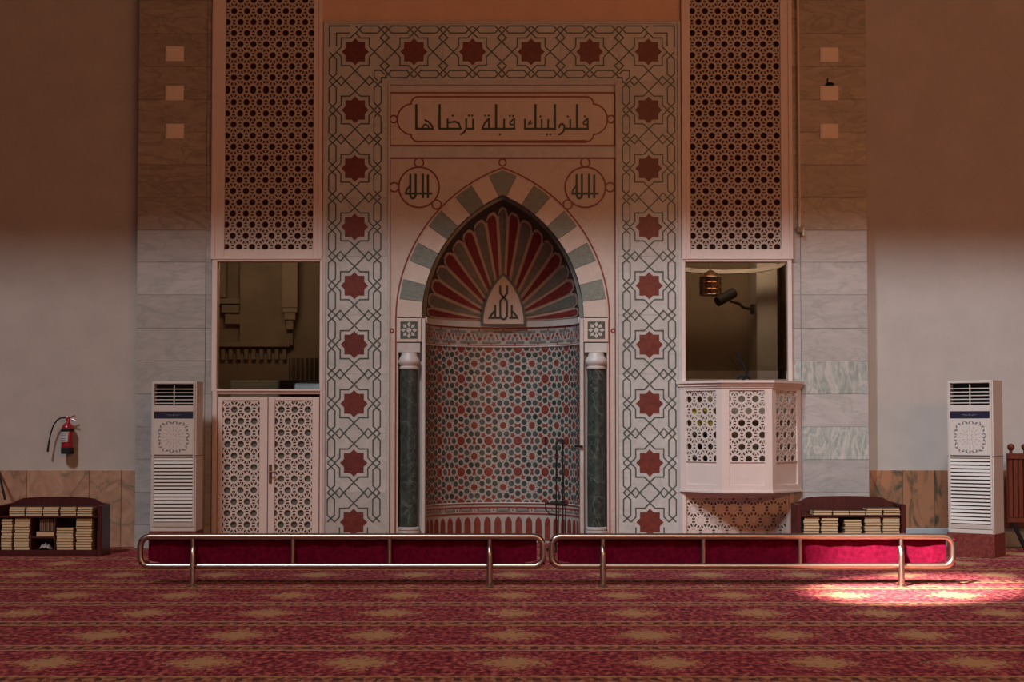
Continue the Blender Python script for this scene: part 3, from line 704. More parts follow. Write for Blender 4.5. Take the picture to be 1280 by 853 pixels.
rl.stroke(PX(arcp(628.2, 203.2, 4.4, 0, 360, 16)[:-1], YI), RW, yi, YI + .01, True)
for x in (489.8, 766.3): rl.stroke(PX(arcp(x, 413.5, 2.2, 0, 360, 12)[:-1], YI), 1.6*K, yi, YI + .01, True)
link('outline_inlay', rl, M['inlay_red'], spn)
for cx in (523.8, 731.6):
    lm = MB(); o = cx - 523.8
    def S3(pts, w): lm.stroke(PX([(x + o, y) for x, y in pts], YI), w, YI - .005, YI + .01)
    S3([(513, 218), (513, 244.5), (514.6, 247.6), (516.3, 248.3), (518, 247.6), (519.6, 244.5), (519.6, 217.6)], 2.7*K)
    S3([(528.6, 217.4), (528.6, 248)], 2.9*K); S3([(535, 218.4), (535, 248)], 2.9*K); S3([(506.3, 242.3), (540.5, 242.3)], 2.6*K)
    S3([(507, 241.8), (508.8, 237), (512.6, 232.4)], 2.0*K)
    link('roundel_lettering', lm, M['letter'], spn)
# voussoirs
amk = math.acos((OA + 17.6*K)/RO_)
for side in (1, -1):
    for i in range(9):
        a0, a1 = amk*i/9 + .0012, amk*(i+1)/9 - .0012
        P = [(OA - RO_*cos(a0 + (a1-a0)*j/3), RO_*sin(a0 + (a1-a0)*j/3)) for j in range(4)] + [(OA - RI*cos(a1 - (a1-a0)*j/3), RI*sin(a1 - (a1-a0)*j/3)) for j in range(4)]
        link('voussoir', MB().prism([(NX + side*x, zsp + z) for x, z in P], YI - .012, .1), M['green_voussoir'] if i % 2 else M['marble_cream'], nic)
amo, ami = math.acos(OA/RO_), math.acos(OA/RI)
ki = min(amk + .006, ami - .02)
L_ = [(OA - RO_*cos(amk + (amo-amk)*j/3), RO_*sin(amk + (amo-amk)*j/3)) for j in range(4)]; L2 = [(OA - RI*cos(amk + (ami-amk)*j/2), RI*sin(amk + (ami-amk)*j/2)) for j in range(3)]
key = L_ + [(-x, z) for x, z in L_[::-1][1:]] + [(-x, z) for x, z in L2] + L2[::-1][1:]
link('keystone', MB().prism([(NX + x, zsp + z) for x, z in key], YI - .014, .1), M['green_voussoir'], nic)
# soffit of the arch and the return to the shell
YN = .13; SS = .95
ip = arch(RI, 20); sf = MB(); n = len(ip)
ins = [(NX + (x-NX)*SS, XZ(629, 401.5, YN + .80)[1] + (z-zsp)*SS) for x, z in ip]
sf.add([(x, -.01, z) for x, z in ip] + [(x, YN, z) for x, z in ip] + [(x, YN, z) for x, z in ins],
       [(i, i+1, n+i+1, n+i) for i in range(n-1)] + [(n+i, n+i+1, 2*n+i+1, 2*n+i) for i in range(n-1)])
link('arch_soffit', sf, M['soffit'], nic)
# fluted shell (half dome)
ND = .80
def ZB(py): return XZ(629, py, YN + ND)[1]                           # height on the back of the recess
ZS2 = ZB(401.5)
def Bd(th):
    c = abs(cos(th)); s_ = sin(th); return (-OA*c + sqrt(RI*RI - OA*OA*s_*s_))*SS
def SH(th, t, off=0.0):
    b = Bd(th)*t; r = sqrt(max(0, 1 - t*t)); dn = off
    return (NX + b*cos(th)*(1 - dn*.3), YN + (ND - dn)*r - (dn*.4 if r < .2 else 0), ZS2 + b*sin(th)*(1 - dn*.3))
sh = MB(); nt_, na = 10, 48
V = [SH(pi*i/na, sin(.5*pi*j/nt_)) for j in range(nt_ + 1) for i in range(na + 1)]
sh.add(V, [(j*(na+1)+i, (j+1)*(na+1)+i, (j+1)*(na+1)+i+1, j*(na+1)+i+1) for j in range(nt_) for i in range(na)])
shell = link('shell', sh, mat('shaded_shell_ground', (.045, .035, .028)), nic, True)  # shade around the scalloped ends is put into this dark colour
ra = [0, 8.1, 19.6, 30.8, 42.1, 52.4, 62.3, 71.2, 79.9, 87.0]
angs = ra + [180 - a for a in ra[::-1]]
def fan(a0, a1, t0, te, tt, off, nth=6, ntt=12):                     # one sector with a pointed outer end
    mb = MB(); V = []
    for j in range(ntt + 1):
        for i in range(nth + 1):
            f = i/nth; tip = te + (tt-te)*min(1, 2.2*(1 - abs(2*f-1)))
            s0 = math.asin(t0); s1 = math.asin(min(.999, tip)); V.append(SH(a0 + (a1-a0)*f, sin(s0 + (s1-s0)*j/ntt), off))
    return mb.add(V, [(j*(nth+1)+i, (j+1)*(nth+1)+i, (j+1)*(nth+1)+i+1, j*(nth+1)+i+1) for j in range(ntt) for i in range(nth)])
for i in range(len(angs) - 1):
    a0, a1 = radians(angs[i]), radians(angs[i+1]); ctr = (i == 9)
    hi_ = sin((a0+a1)/2)**2; te = .955 - .045*hi_; tt = te + .05
    if ctr: te, tt = .91, .965
    link('rib', fan(a0, a1, .12, te, tt, .006), M['rib'], shell)
    w_ = (a1-a0); m_ = .016
    mb = MB(); V = []; nth, ntt = 6, 12
    for j in range(ntt + 1):
        for q in range(nth + 1):
            f = q/nth; tip = te - .018 + (tt-te)*min(1, 2.2*(1 - abs(2*f-1)))
            t = sin(math.asin(.14) + (math.asin(tip) - math.asin(.14))*j/ntt)
            pad = min(.42*w_, .021/(t*Bd((a0+a1)/2))*.95)
            V.append(SH(a0 + pad + (w_ - 2*pad)*f, t, .022))
    mb.add(V, [(j*(nth+1)+q, (j+1)*(nth+1)+q, (j+1)*(nth+1)+q+1, j*(nth+1)+q+1) for j in range(ntt) for q in range(nth)])
    link('flute', mb, M['flute_grey'] if i % 2 else M['flute_red'], shell)
# medallion at the foot of the shell
YM = YN + ND*.88
mp_ = [(602.7, 407), (602.7, 398), (604.5, 386), (609, 371), (616, 358), (623, 349), (629.3, 343), (635.6, 349), (642.6, 358), (649.6, 371), (654.2, 386), (656, 398), (656, 407)]
med = link('medallion', MB().prism(PX(mp_, YM), YM, YM + .12), M['marble_cream'], nic)
link('rim', MB().stroke(PX(mp_, YM), 3.2*K, YM - .006, YM + .02).stroke(PX([(603, 405.8), (655.7, 405.8)], YM), 1.8*K, YM - .005, YM + .01), M['inlay_green'], med)
lm = MB(); g9 = lambda L: PX([(x/9.48 + 580, y/9.48 + 330) for x, y in L], YM)
for L in ([(430, 258), (430, 350), (470, 398), (510, 440), (510, 620), (492, 648), (470, 658), (448, 648), (430, 620), (430, 440), (470, 398), (512, 350), (512, 258)], [(370, 488), (370, 640)], [(375, 550), (335, 590), (302, 640), (430, 640)], [(566, 488), (566, 640)], [(562, 555), (600, 590), (632, 640), (535, 640)]):
    lm.stroke(g9(L), 2.6*K, YM - .006, YM + .01)
link('lettering', lm, M['letter'], med)
# curved recess wall and its mosaics
NA = .93
def CY(ph, z, off=0.0): return (NX + (NA - off)*sin(ph), YN + (ND - off)*cos(ph), z)
cyw = MB(); na = 48
V = [CY(-pi/2 + pi*i/na, z) for z in (0, ZS2) for i in range(na + 1)]
cyw.add(V, [(i, i+1, na+1+i+1, na+1+i) for i in range(na)])
rec = link('recess_wall', cyw, M['recess_ground'], nic, True)
def CM(off=0.0): return lambda x, z, y: CY(x/NA, z, y)               # x is arc length
def ctile(mb, pts, h=.005): mb.prism(pts, h, .0, 0, lambda x, z, y: CY(x/NA, z, y))
PV = (ZB(435.7) - ZB(628.3))/5; PHx = radians(22.9)*NA
zm0, zm1 = ZB(628.6), ZB(434.3)
greens, reds, dots = MB(), MB(), MB()
def clipz(P): return [(x, min(max(z, zm0), zm1)) for x, z in P]
def inz(z, r): return zm0 - r*.8 < z < zm1 + r*.8
for i in range(-5, 6):
    for j in range(-1, 7):
        cx, cz = (i + .5)*PHx, ZB(435.7) - j*PV
        ok = lambda x: abs(x) < NA*1.52
        if ok(cx) and inz(cz, .135*PV): 
            mb = MB(); ctile(mb, clipz(circ(cx, cz, .145*PV, 12, pi/12))); link('mosaic_tile', mb, M['red_tile'], rec)
        def tl(mb, x, z, r, n, a0=0.0, pin=None):
            if ok(x) and inz(z, r):
                P = circ(x, z, r, n, a0)
                ctile(mb, clipz(P))
        def st5(mb, x, z, r, a0, n=5, q=.5):
            if ok(x) and inz(z, r): ctile(mb, clipz([(x + (r if k % 2 == 0 else r*q)*cos(a0 + pi*k/n), z + (r if k % 2 == 0 else r*q)*sin(a0 + pi*k/n)) for k in range(2*n)]))
        for k in range(4):
            a = k*pi/2; tl(greens, cx + .30*PHx*cos(a), cz + .30*PV*sin(a), (.094*PV), 7, a)
            a += pi/4; st5(reds, cx + .25*PHx*cos(a), cz + .25*PV*sin(a), .098*PV, a)
        sx_, sz_ = cx + PHx/2, cz - PV/2
        st5(reds, sx_, sz_, .122*PV, 0, 10, .78)
        for k in range(8):
            a = pi/8 + k*pi/4; tl(greens, sx_ + .30*PHx*cos(a), sz_ + .30*PV*sin(a), (.094*PV), 7, a)
            a = k*pi/4; tl(dots, sx_ + .185*PHx*cos(a), sz_ + .185*PV*sin(a), .026*PV, 3, a)
        for (x, z, v) in ((cx + PHx/2, cz, True), (cx, cz - PV/2, False)):
            h_, w_, n_ = .115*PV, .068*PV, .032*PV
            P = [(-w_, h_), (0, h_*.7), (w_, h_), (n_, 0), (w_, -h_), (0, -h_*.7), (-w_, -h_), (-n_, 0)]
            if not v: P = [(b, a) for a, b in P]
            if ok(x) and inz(z, h_): ctile(reds, clipz([(x + a, z + b) for a, b in P]))
for nm, mb, m_ in (('green_mosaic', greens, 'green_tile'), ('red_mosaic', reds, 'red_tile'), ('mosaic_dots', dots, 'inlay_green')):
    tag(link(nm, mb, M[m_], rec), kind='stuff')
# frieze above the mosaic
fr2, fr3 = MB(), MB(); zf0, zf1 = ZB(433), ZB(410.5)
def cst(mb, pts, w, h=.005):
    Q = []
    for i in range(len(pts) - 1):                                  # subdivide long runs so they follow the curve
        a, b = pts[i], pts[i+1]; n = max(1, int(abs(b[0]-a[0])/.12))
        Q += [(a[0] + (b[0]-a[0])*k/n, a[1] + (b[1]-a[1])*k/n) for k in range(n)]
    mb.stroke(Q + [pts[-1]], w, h, 0, False, 0, lambda x, z, y: CY(x/NA, z, y))
EX = NA*1.54
for z in (zf0, zf1): cst(fr2, [(-EX, z), (EX, z)], .016)
hp = radians(9.3)*NA; zc_ = (zf0 + zf1)/2; u = (zf1 - zf0)
for i in range(-9, 10):
    x = i*hp; q = 1 if i % 2 == 0 else -1
    if abs(x) > EX - hp*.4: continue
    cst(fr2, [(x, zc_ + q*u*.5), (x, zc_ + q*u*.30)], .016); fr2.prism([(x-.026, zc_-q*.024), (x, zc_-q*.024+.026), (x+.026, zc_-q*.024), (x, zc_-q*.024-.026)], .005, 0, 0, lambda x, z, y: CY(x/NA, z, y))
    for d in (1, -1):                                               # grey hooks hanging beside each tick
        if abs(x + d*hp*.9) > EX: continue
        cst(fr3, [(x + d*hp*.17, zc_ + q*u*.02), (x + d*hp*.17, zc_ + q*u*.28), (x + d*hp*.78, zc_ + q*u*.28)], .030)
    cst(fr2, [(x + hp*.5 - .014, zc_ - q*.03), (x + hp*.5 + .014, zc_ + q*.03)], .017)
cst(fr2, [(-EX, ZB(628.8) - .012), (EX, ZB(628.8) - .012)], .006)
for py, w in ((634, .016), (642, .016)): cst(fr2, [(-EX, ZB(py)), (EX, ZB(py))], w)
for i in range(-6, 7):
    x = i*radians(15.1)*NA
    if abs(x) > EX - .1: continue
    cst(fr3, [(x - .09, ZB(638)), (x + .09, ZB(638))], .022)
    for dx in (-.05, 0, .05):
        xx = x + radians(7.55)*NA + dx
        if abs(xx) < EX: fr2.prism(circ(xx, ZB(638) + (.02 if dx else -.0), .011, 6), .005, 0, 0, lambda x, z, y: CY(x/NA, z, y))
tag(link('frieze_red', fr2, M['inlay_red'], rec), kind='stuff'); tag(link('frieze_green', fr3, M['grey_tile'], rec), kind='stuff')
ap = radians(8.15)*NA
for i in range(-11, 11):
    x = (i + .5)*ap
    if abs(x) > NA*1.53: continue
    zt_, zb_ = ZB(646), ZB(653); w = .043
    P = [(x-w, .03), (x+w, .03), (x+w, zb_), (x+w*.72, zb_ + (zt_-zb_)*.6), (x, zt_), (x-w*.72, zb_ + (zt_-zb_)*.6), (x-w, zb_)]
    mb = MB(); ctile(mb, P); link('arch_tile', mb, M['red_tile'], rec)
for z, r in ((ZB(434), .010), (ZB(628.6), .008)):
    link('thin_moulding', MB().tube([CY(-pi/2 + .02 + (pi - .04)*i/40, z, .004) for i in range(41)], r, 6), M['marble_pale'], rec)
lz0, lz1 = ZB(409.6), ZB(402.3); lm_ = MB()
lm_.stroke([(-NA*1.56 + NA*3.12*i/48, (lz0 + lz1)/2) for i in range(49)], lz1 - lz0, .022, -.02, False, 0, lambda x, z, y: CY(x/NA, z, y))
link('ledge_moulding', lm_, M['marble_pale'], rec)
# jambs, impost blocks and green columns
for q in (-1, 1):
    jx0, jx1 = NX + q*(aw - .012), NX + q*(NA - .005)
    a, b = min(jx0, jx1), max(jx0, jx1)
    link('jamb', MB().box(a, b, .10, .16, 0, zsp), M['marble_pale'], nic)
    ja, jb = sorted((NX + q*(NA + .035), NX + q*(NA - .008)))
    link('jamb_edge', MB().slab(ja, jb, -.01, .14, 0, zsp, .006), M['marble_pale'], nic)
    cx = NX + q*(511.2 - 628.3)*-K if q > 0 else NX + (511.2 - 628.3)*K
    cx = NX + q*117.1*K
    z1, z0 = XZ(640, 398)[1], XZ(640, 428)[1]
    blk = link('impost_block', MB().slab(cx - 15.6*K, cx + 15.2*K, YI - .02, .12, z0, z1, .006), M['marble_cream'], nic)
    zc2 = (z0 + z1)/2; hh = 10.8*K; ii = MB(); fl = MB()
    ii.prism([(cx-hh, zc2-hh), (cx+hh, zc2-hh), (cx+hh, zc2+hh), (cx-hh, zc2+hh)], YI - .024, YI)
    fl.prism(circ(cx, zc2, 3.1*K, 12), YI - .028, YI)
    for k in range(8):
        a_ = k*pi/4; r1, r2 = 3.9*K, 10.4*K; wd = 2.5*K; dx, dz = cos(a_), sin(a_)
        fl.prism([(cx + dx*r1, zc2 + dz*r1), (cx + dx*(r1+r2)/2 - dz*wd, zc2 + dz*(r1+r2)/2 + dx*wd), (cx + dx*r2, zc2 + dz*r2), (cx + dx*(r1+r2)/2 + dz*wd, zc2 + dz*(r1+r2)/2 - dx*wd)], YI - .028, YI)
    link('inlay_square', ii, M['inlay_green'], blk); link('rosette', fl, M['marble_pale'], blk)
    link('dark_joint', MB().box(cx - 15*K, cx + 14.6*K, YI - .012, .1, z1, z1 + .014), M['inlay_green'], nic)
    z2 = XZ(640, 441)[1]
    link('abacus', MB().slab(cx - 14.6*K, cx + 14*K, YI - .01, .12, z2, z0 - .01, .006), M['marble_pale'], nic)
    zk, zsft, zbs = XZ(640, 462)[1], XZ(640, 659)[1], XZ(640, 664)[1]
    hcap = z2 - zk; yc = .03
    colm = link('column', MB().lathe([(.105, zsft), (.108, zsft + .6), (.102, zk)], (cx, yc, 0), 24), M['green_stone'], nic, True)
    link('capital', MB().lathe([(.108, 0), (.118, .008), (.118, .026), (.104, .036), (.106, .044), (.122, .062), (.130, .085), (.128, .108), (.116, .135), (.098, .158), (.09, hcap)], (cx, yc, zk), 24), M['marble_pale'], colm, True)
    link('base', MB().lathe([(.135, 0), (.135, zbs - .0), (.112, zbs + .006), (.128, zbs + .018), (.128, zbs + .036), (.108, zsft)], (cx, yc, 0), 24), M['marble_pale'], colm, True)

# ------------------------------------------------------------------ small square plates high on the pilasters, cord and pulley
for nm, px, ys, side in (('l', 218.3, (67.5, 116.5, 164), 'left'), ('r', 1036.5, (68.5, 116.5, 164), 'right')):
    for k, py in enumerate(ys):
        a, b, c, d = rect(px - 11.5, py - 9.2, px + 11.5, py + 9.2, YP)
        extra = ' under a dark dome' if (side == 'right' and k == 1) else ''
        t = thing('wall_plate', ((a+b)/2, YP - .012, c), f"{('top', 'middle', 'bottom')[k]} square cream plate of three on the {side} marble pilaster{extra}", 'plate', group=f'square plates on the {side} pilaster')
        link('plate_body', MB().slab(a, b, YP - .012, YP + .005, c, d, .004), M['plate'], t)
        link('cover', MB().slab(a + .02, b - .02, YP - .018, YP - .012, c + .016, d - .016, .003), M['plate'], t)
        if extra: 
            link('sensor_dome', MB().lathe([(.055, 0), (.048, .018), (.028, .03), (.006, .036)], ((a+b)/2, YP - .03, d + .002), 14), M['black'], t, True)
            link('sensor_stem', MB().tube([((a+b)/2 - .02, YP - .02, d + .03), ((a+b)/2 - .02, YP - .02, d + .09)], .006, 6), M['black'], t)
cxp, czp = XZ(1001.8, 287, YP - .05)
t = thing('pull_cord', (cxp, YP - .05, czp), 'beige pull cord with brass pulley hanging beside the right tall screen', 'cord')
link('cord', MB().tube([(cxp - .02, YP - .05, czp + .03), (cxp - .025, YP - .05, ZC)], .014, 6), M['cord'], t)
link('pulley', MB().lathe([(.012, .03), (.036, .03), (.044, .02), (.044, .004), (.036, -.004), (.012, -.004)], (cxp - .02, YP - .03, czp), 16, axis='y'), M['brass'], t, True)
link('bracket', MB().box(cxp - .03, cxp - .01, YP - .03, YP + .01, czp - .012, czp + .012), M['brass'], t)
link('cord_end', MB().tube([(cxp + .02, YP - .05, czp + .01), (cxp + .028, YP - .045, czp - .07)], [.008, .016], 8), M['cord'], t, True)

# ------------------------------------------------------------------ floor-standing air conditioners
def air_con(loc, rz, label, zb):
    t = thing('air_conditioner', loc, label, 'air conditioner', rz)
    w, dp, h = .51, .36, 1.70; hw = w/2; hw2 = hw - .012
    L = dict(local=True)
    link('plinth', MB().slab(-hw - .01, hw + .01, -.01, dp + .01, 0, zb, .004), M['plinth'], t, **L)
    body = MB(); gz0, gz1 = zb + h - .275, zb + h - .03
    body.box(-hw, hw, .02, dp, zb, gz0).box(-hw, -hw + .03, .02, dp, gz0, gz1).box(hw - .03, hw, .02, dp, gz0, gz1).box(-hw, hw, .02, dp, gz1, zb + h).box(-hw + .03, hw - .03, .14, dp, gz0, gz1)
    link('cabinet', body, M['ac'], t, **L)
    fp = MB(); gx = hw - .035
    fp.slab(-hw2, -gx, 0, .02, zb + .05, zb + h - .005, .006).slab(gx, hw2, 0, .02, zb + .05, zb + h - .005, .006).slab(-gx, gx, 0, .02, gz1, zb + h - .005, .004).slab(-gx, gx, 0, .02, gz0 - .07, gz0, .004)
    link('front_panel', fp, M['ac'], t, **L)
    gr = link('air_outlet', MB().box(-gx, gx, .12, .14, gz0, gz1), M['black'], t, **L)
    for k in range(5):
        z = gz0 + .03 + k*(gz1 - gz0 - .02)/5.6
        link('louvre', MB().add([(-gx, .018, z), (gx, .018, z), (gx, .05, z + .002), (-gx, .05, z + .002), (-gx, .018, z - .009), (gx, .018, z - .009), (gx, .05, z - .007), (-gx, .05, z - .007)],
             [(0, 1, 2, 3), (7, 6, 5, 4), (0, 4, 5, 1), (2, 6, 7, 3), (1, 5, 6, 2), (0, 3, 7, 4)]), M['ac'], gr, **L)
    link('louvre_link', MB().box(-.006, .006, .02, .03, gz0 + .01, gz1 - .01), M['ac'], gr, **L)
    link('display_strip', MB().slab(-gx, gx, .0, .02, gz0 - .145, gz0 - .07, .003), M['navy'], t, **L)
    em = MB(); ez = gz0 - .108
    for q in (-1, 1): em.stroke([(q*.02, ez - .004), (q*.05, ez + .004), (q*.085, ez + .002)], .006, -.003, .002); em.stroke([(q*.02, ez - .008), (q*.06, ez - .006)], .004, -.003, .002)
    em.prism(circ(0, ez, .011, 10), -.003, .002); link('emblem', em, M['ornament'], t, **L)
    pz1, pz0 = gz0 - .150, gz0 - .56
    dec = link('decor_panel', MB().slab(-gx, gx, .002, .02, pz0, pz1, .004), M['ac'], t, **L)
    o = MB(); o2 = MB(); zc = (pz0 + pz1)/2; R = .17
    for k in range(28):                                             # ring of leaves
        a = 2*pi*k/28; sq = 1/max(abs(cos(a)), abs(sin(a)))**.55; r = R*sq*.97
        x, z = r*cos(a), zc + r*sin(a); b_ = a + pi/2 + (.7 if k % 2 else -.7); l = .021 if k % 4 else .028; wd = .0075
        o.prism([(x - l*cos(b_), z - l*sin(b_)), (x - wd*sin(b_)*-1, z - wd*cos(b_)), (x + l*cos(b_), z + l*sin(b_)), (x - wd*sin(b_), z + wd*cos(b_))], -.001, .004)
        o.prism(circ(x*.90, zc + (z-zc)*.90, .005, 6), -.001, .004)
    for rr in (.035, .075, .112):
        for k in range(8 if rr < .05 else 16):
            a = 2*pi*k/(8 if rr < .05 else 16); x, z = rr*cos(a), zc + rr*sin(a); l, wd = .017, .006
            o2.prism([(x - l*cos(a), z - l*sin(a)), (x + wd*sin(a), z - wd*cos(a)), (x + l*cos(a), z + l*sin(a)), (x - wd*sin(a), z + wd*cos(a))], -.0005, .004)
    link('leaf_ornament', o, M['ornament'], dec, **L); link('pale_ornament', o2, M['ornament_pale'], dec, **L)
    link('seam', MB().box(-hw - .002, hw + .002, .012, dp + .002, pz0 - .012, pz0 - .004), M['ornament'], t, **L)
    iz1, iz0 = pz0 - .03, zb + .10
    ing = link('intake_grille', MB().box(-gx, gx, .019, .021, zb + .05, pz0 - .012).slab(-gx, gx, 0, .02, zb + .05, iz0, .004).slab(-gx, gx, 0, .02, iz1, pz0 - .014, .004), M['ac_side'], t, **L)
    nsl = 18; stp_ = (iz1 - iz0)/nsl
    for k in range(nsl):
        z = iz0 + k*stp_
        link('slat', MB().add([(-gx, .016, z + stp_*.98), (gx, .016, z + stp_*.98), (-gx, -.002, z + stp_*.30), (gx, -.002, z + stp_*.30), (-gx, .016, z + stp_*.22), (gx, .016, z + stp_*.22)],
             [(2, 3, 1, 0), (4, 5, 3, 2), (0, 4, 2), (1, 3, 5)]), M['ac'], ing, **L)
        link('slot', MB().box(-gx + .01, gx - .01, .010, .0195, z, z + stp_*.20), M['black'], ing, **L) if k else None
    link('kick_plate', MB().slab(-hw2, hw2, .0, .02, zb, zb + .044, .004), M['ac'], t, **L)
    return t
axl = XZ(216.5, 570, -.8)[0]
ac1 = air_con((axl, -.8, 0), 0, 'off-white tall air conditioner standing before the left marble pilaster', .26)
hx, hz = .255, 1.90
link('side_handle', MB().box(.253, .258, .10, .20, 1.80, 1.88).box(.253, .258, .10, .20, 1.72, 1.76), M['ac_side'], ac1, local=True)
cxr, cyr = FL(1244.5, 698.5); ra_ = radians(-36)
ac2 = air_con((cxr - .27*cos(ra_), cyr - .27*sin(ra_), 0), ra_, 'off-white tall air conditioner turned leftwards on a red plinth by the right wall', .26)

# ------------------------------------------------------------------ low bookcases and their books
def book(x0, x1, yf, yb, z0, z1, label, group, stand=False, cov='cover'):
    mb = MB(); c = .0045
    if not stand:
        c = .0026; mb.box(x0, x1, yf, yb, z0, z0 + c, 0).box(x0, x1, yf, yb, z1 - c, z1, 0).box(x0, x1, yb - c, yb, z0, z1, 0)
        mb.box(x0 + .003, x1 - .003, yf + .002, yb - c, z0 + c, z1 - c, 1)
    else:
        mb.box(x0, x0 + c*.6, yf, yb, z0, z1, 0).box(x1 - c*.6, x1, yf, yb, z0, z1, 0).box(x0, x1, yf, yf + c, z0, z1, 0).box(x0 + c*.6, x1 - c*.6, yf + c, yb - .004, z0 + .003, z1 - .003, 1)
    o = link('book', mb, [M[cov], M['pages']]); tag(o, label, 'book', group); return o
ORD = ['first', 'second', 'third', 'fourth', 'fifth', 'sixth', 'seventh', 'eighth', 'ninth', 'tenth', 'eleventh', 'twelfth', 'thirteenth', 'fourteenth']
CN = ['leftmost', 'second', 'middle', 'fourth', 'rightmost']
def bookcase(side, px0, px1, YB_, pyb, pysh, pytop, pyside, label, mid=None):
    x0, x1, zb, zt = rect(px0, pytop, px1, pyb, YB_); zs_ = XZ(600, pysh, YB_)[1]; zsd = XZ(600, pyside, YB_)[1]
    t = thing('bookcase', ((x0+x1)/2, YB_, 0), label, 'bookcase'); yb = YB_ + .34; e = .05
    cxm = (x0+x1)/2; hw = (x1-x0)/2
    top = [(x0, 0), (x1, 0), (x1, zsd), (x1 - .10, zsd + .02), (x1 - .16, zsd + .055)] + [(cxm + (hw - .18)*cos(q), zsd + .06 + (zt - zsd - .06)*sin(q)) for q in [pi*i/12 for i in range(1, 12)]] + [(x0 + .16, zsd + .055), (x0 + .10, zsd + .02), (x0, zsd)]
    link('back_panel', MB().prism(top, yb - .02, yb), M['mahogany'], t)
    for a, b in ((x0, x0 + e), (x1 - e, x1)): link('side_panel', MB().slab(a, b, YB_, yb - .02, 0, zsd, .006), M['mahogany'], t)
    link('base_board', MB().slab(x0 + e, x1 - e, YB_ + .005, yb - .02, 0, zb + .07, .006), M['mahogany'], t)
    link('shelf', MB().slab(x0 + e, x1 - e, YB_ + .01, yb - .02, zs_ - .01, zs_ + .01, .004), M['mahogany'], t)
    if mid: zm = XZ(600, mid, YB_)[1]; link('shelf', MB().slab(x0 + e, x1 - e, YB_ + .01, yb - .02, zm - .012, zm + .008, .004), M['mahogany'], t)
    return t, zs_ + .01, zb + .07
def stack(xa, xb, z0, ztop, n, YB_, where, side):
    hgt = (ztop - z0)/n
    for k in range(n):
        j = random.uniform(-.006, .006); yj = random.uniform(0, .012)
        book(xa + j, xb + j, YB_ + .025 + yj, YB_ + .25 + yj, z0 + k*hgt + .0003, z0 + (k+1)*hgt - .0003,
             f'cream-paged book lying {ORD[k]} from the bottom in the {where} of the {side} bookcase', f'books in the {side} bookcase')
Yl = -1.0
bc, zsh, zbt = bookcase('left', -6.5, 127, Yl, 696, 646.8, 623, 632.5, 'dark mahogany low bookcase with curved top against the left pink wainscot')
xp = lambda p, Y: XZ(p, 660, Y)[0]
zp = lambda p, Y: XZ(600, p, Y)[1]
for i, (a, b) in enumerate(((10, 29.3), (31, 51), (52.5, 72), (73.7, 93.5), (95, 114))):
    stack(xp(a, Yl), xp(b, Yl), zsh, zp(634, Yl), 4, Yl, f'{CN[i]} upper stack', 'left')
for a, b, top, n, nm in ((.5, 14, 649, 11, 'leftmost lower stack'), (16.7, 35.5, 648.6, 11, 'second lower stack'), (70, 91, 660, 8, 'third lower stack'), (94, 114, 648.6, 12, 'rightmost lower stack')):
    stack(xp(a, Yl), xp(b, Yl), zbt, zp(top, Yl), n, Yl, nm, 'left')
# the middle bay: an inner ledge with one flat book and a row of standing ones, a white cloth underneath
zl = zp(671.5, Yl)
link('ledge', MB().slab(xp(38, Yl), xp(68.5, Yl), Yl + .015, Yl + .3, zl - .02, zl, .004), M['mahogany'], bc)
for q in (38, 68.2): link('divider', MB().box(xp(q, Yl) - .006, xp(q, Yl) + .006, Yl + .015, Yl + .3, zbt, zsh - .02), M['mahogany'], bc)
book(xp(44.5, Yl), xp(67, Yl), Yl + .02, Yl + .24, zl + .001, zp(665, Yl) - .001, 'thick cream-paged book lying alone on the middle ledge of the left bookcase', 'books in the left bookcase')
for k in range(8):
    a = 47 + k*2.4
    book(xp(a, Yl) , xp(a + 2.2, Yl), Yl + .07, Yl + .22, zp(664.9, Yl), zp(648.8, Yl) - random.uniform(0, .015), f'brown book standing {ORD[k]} from the left on the flat book in the left bookcase', 'standing books in the left bookcase', True, 'pink_cover')
cw = MB(); V = []; nn = 10
x0, x1, z0, z1 = xp(46.5, Yl), xp(61.5, Yl), zbt, zp(679, Yl)
for i in range(nn + 1):
    for j in range(6):
        f, g2 = i/nn, j/5; V.append((x0 + (x1-x0)*f, Yl + .03 + .14*g2, z0 + .004 + (z1-z0)*sin(pi*min(1, max(0, f)))**.6*sin(pi*(.12 + .8*g2))*(.75 + .25*sin(i*2.1 + j*1.7))))
cw.add(V, [(i*6+j, (i+1)*6+j, (i+1)*6+j+1, i*6+j+1) for i in range(nn) for j in range(5)])
tag(link('white_cloth', cw, M['cloth_white'], smooth=True), 'small crumpled white cloth on the floor of the left bookcase', 'cloth')
Yr = -1.0
bc2, zsh2, zbt2 = bookcase('right', 996, 1132.5, Yr, 696, 645.6, 622, 631, 'dark mahogany low bookcase with curved top below the right marble pilaster', mid=669)
zmid = zp(669, Yr) + .008
for i, (a, b, top, n) in enumerate(((1018, 1041, 638.5, 2), (1042, 1062, 638.8, 2), (1063, 1083, 638.8, 2), (1084.5, 1104, 635.6, 3), (1105, 1126, 635.6, 3))):
    stack(xp(a, Yr), xp(b, Yr), zsh2, zp(top, Yr), n, Yr, f'{CN[i]} upper stack', 'right')
for i, (a, b, top, n) in enumerate(((1005.5, 1025, 647.5, 6), (1027.5, 1048.5, 647.8, 6), (1056.5, 1078, 650, 6), (1082, 1102, 647.3, 6), (1105, 1126, 647.3, 6))):
    stack(xp(a, Yr), xp(b, Yr), zmid, zp(top, Yr), n, Yr, f'{CN[i]} lower stack', 'right')

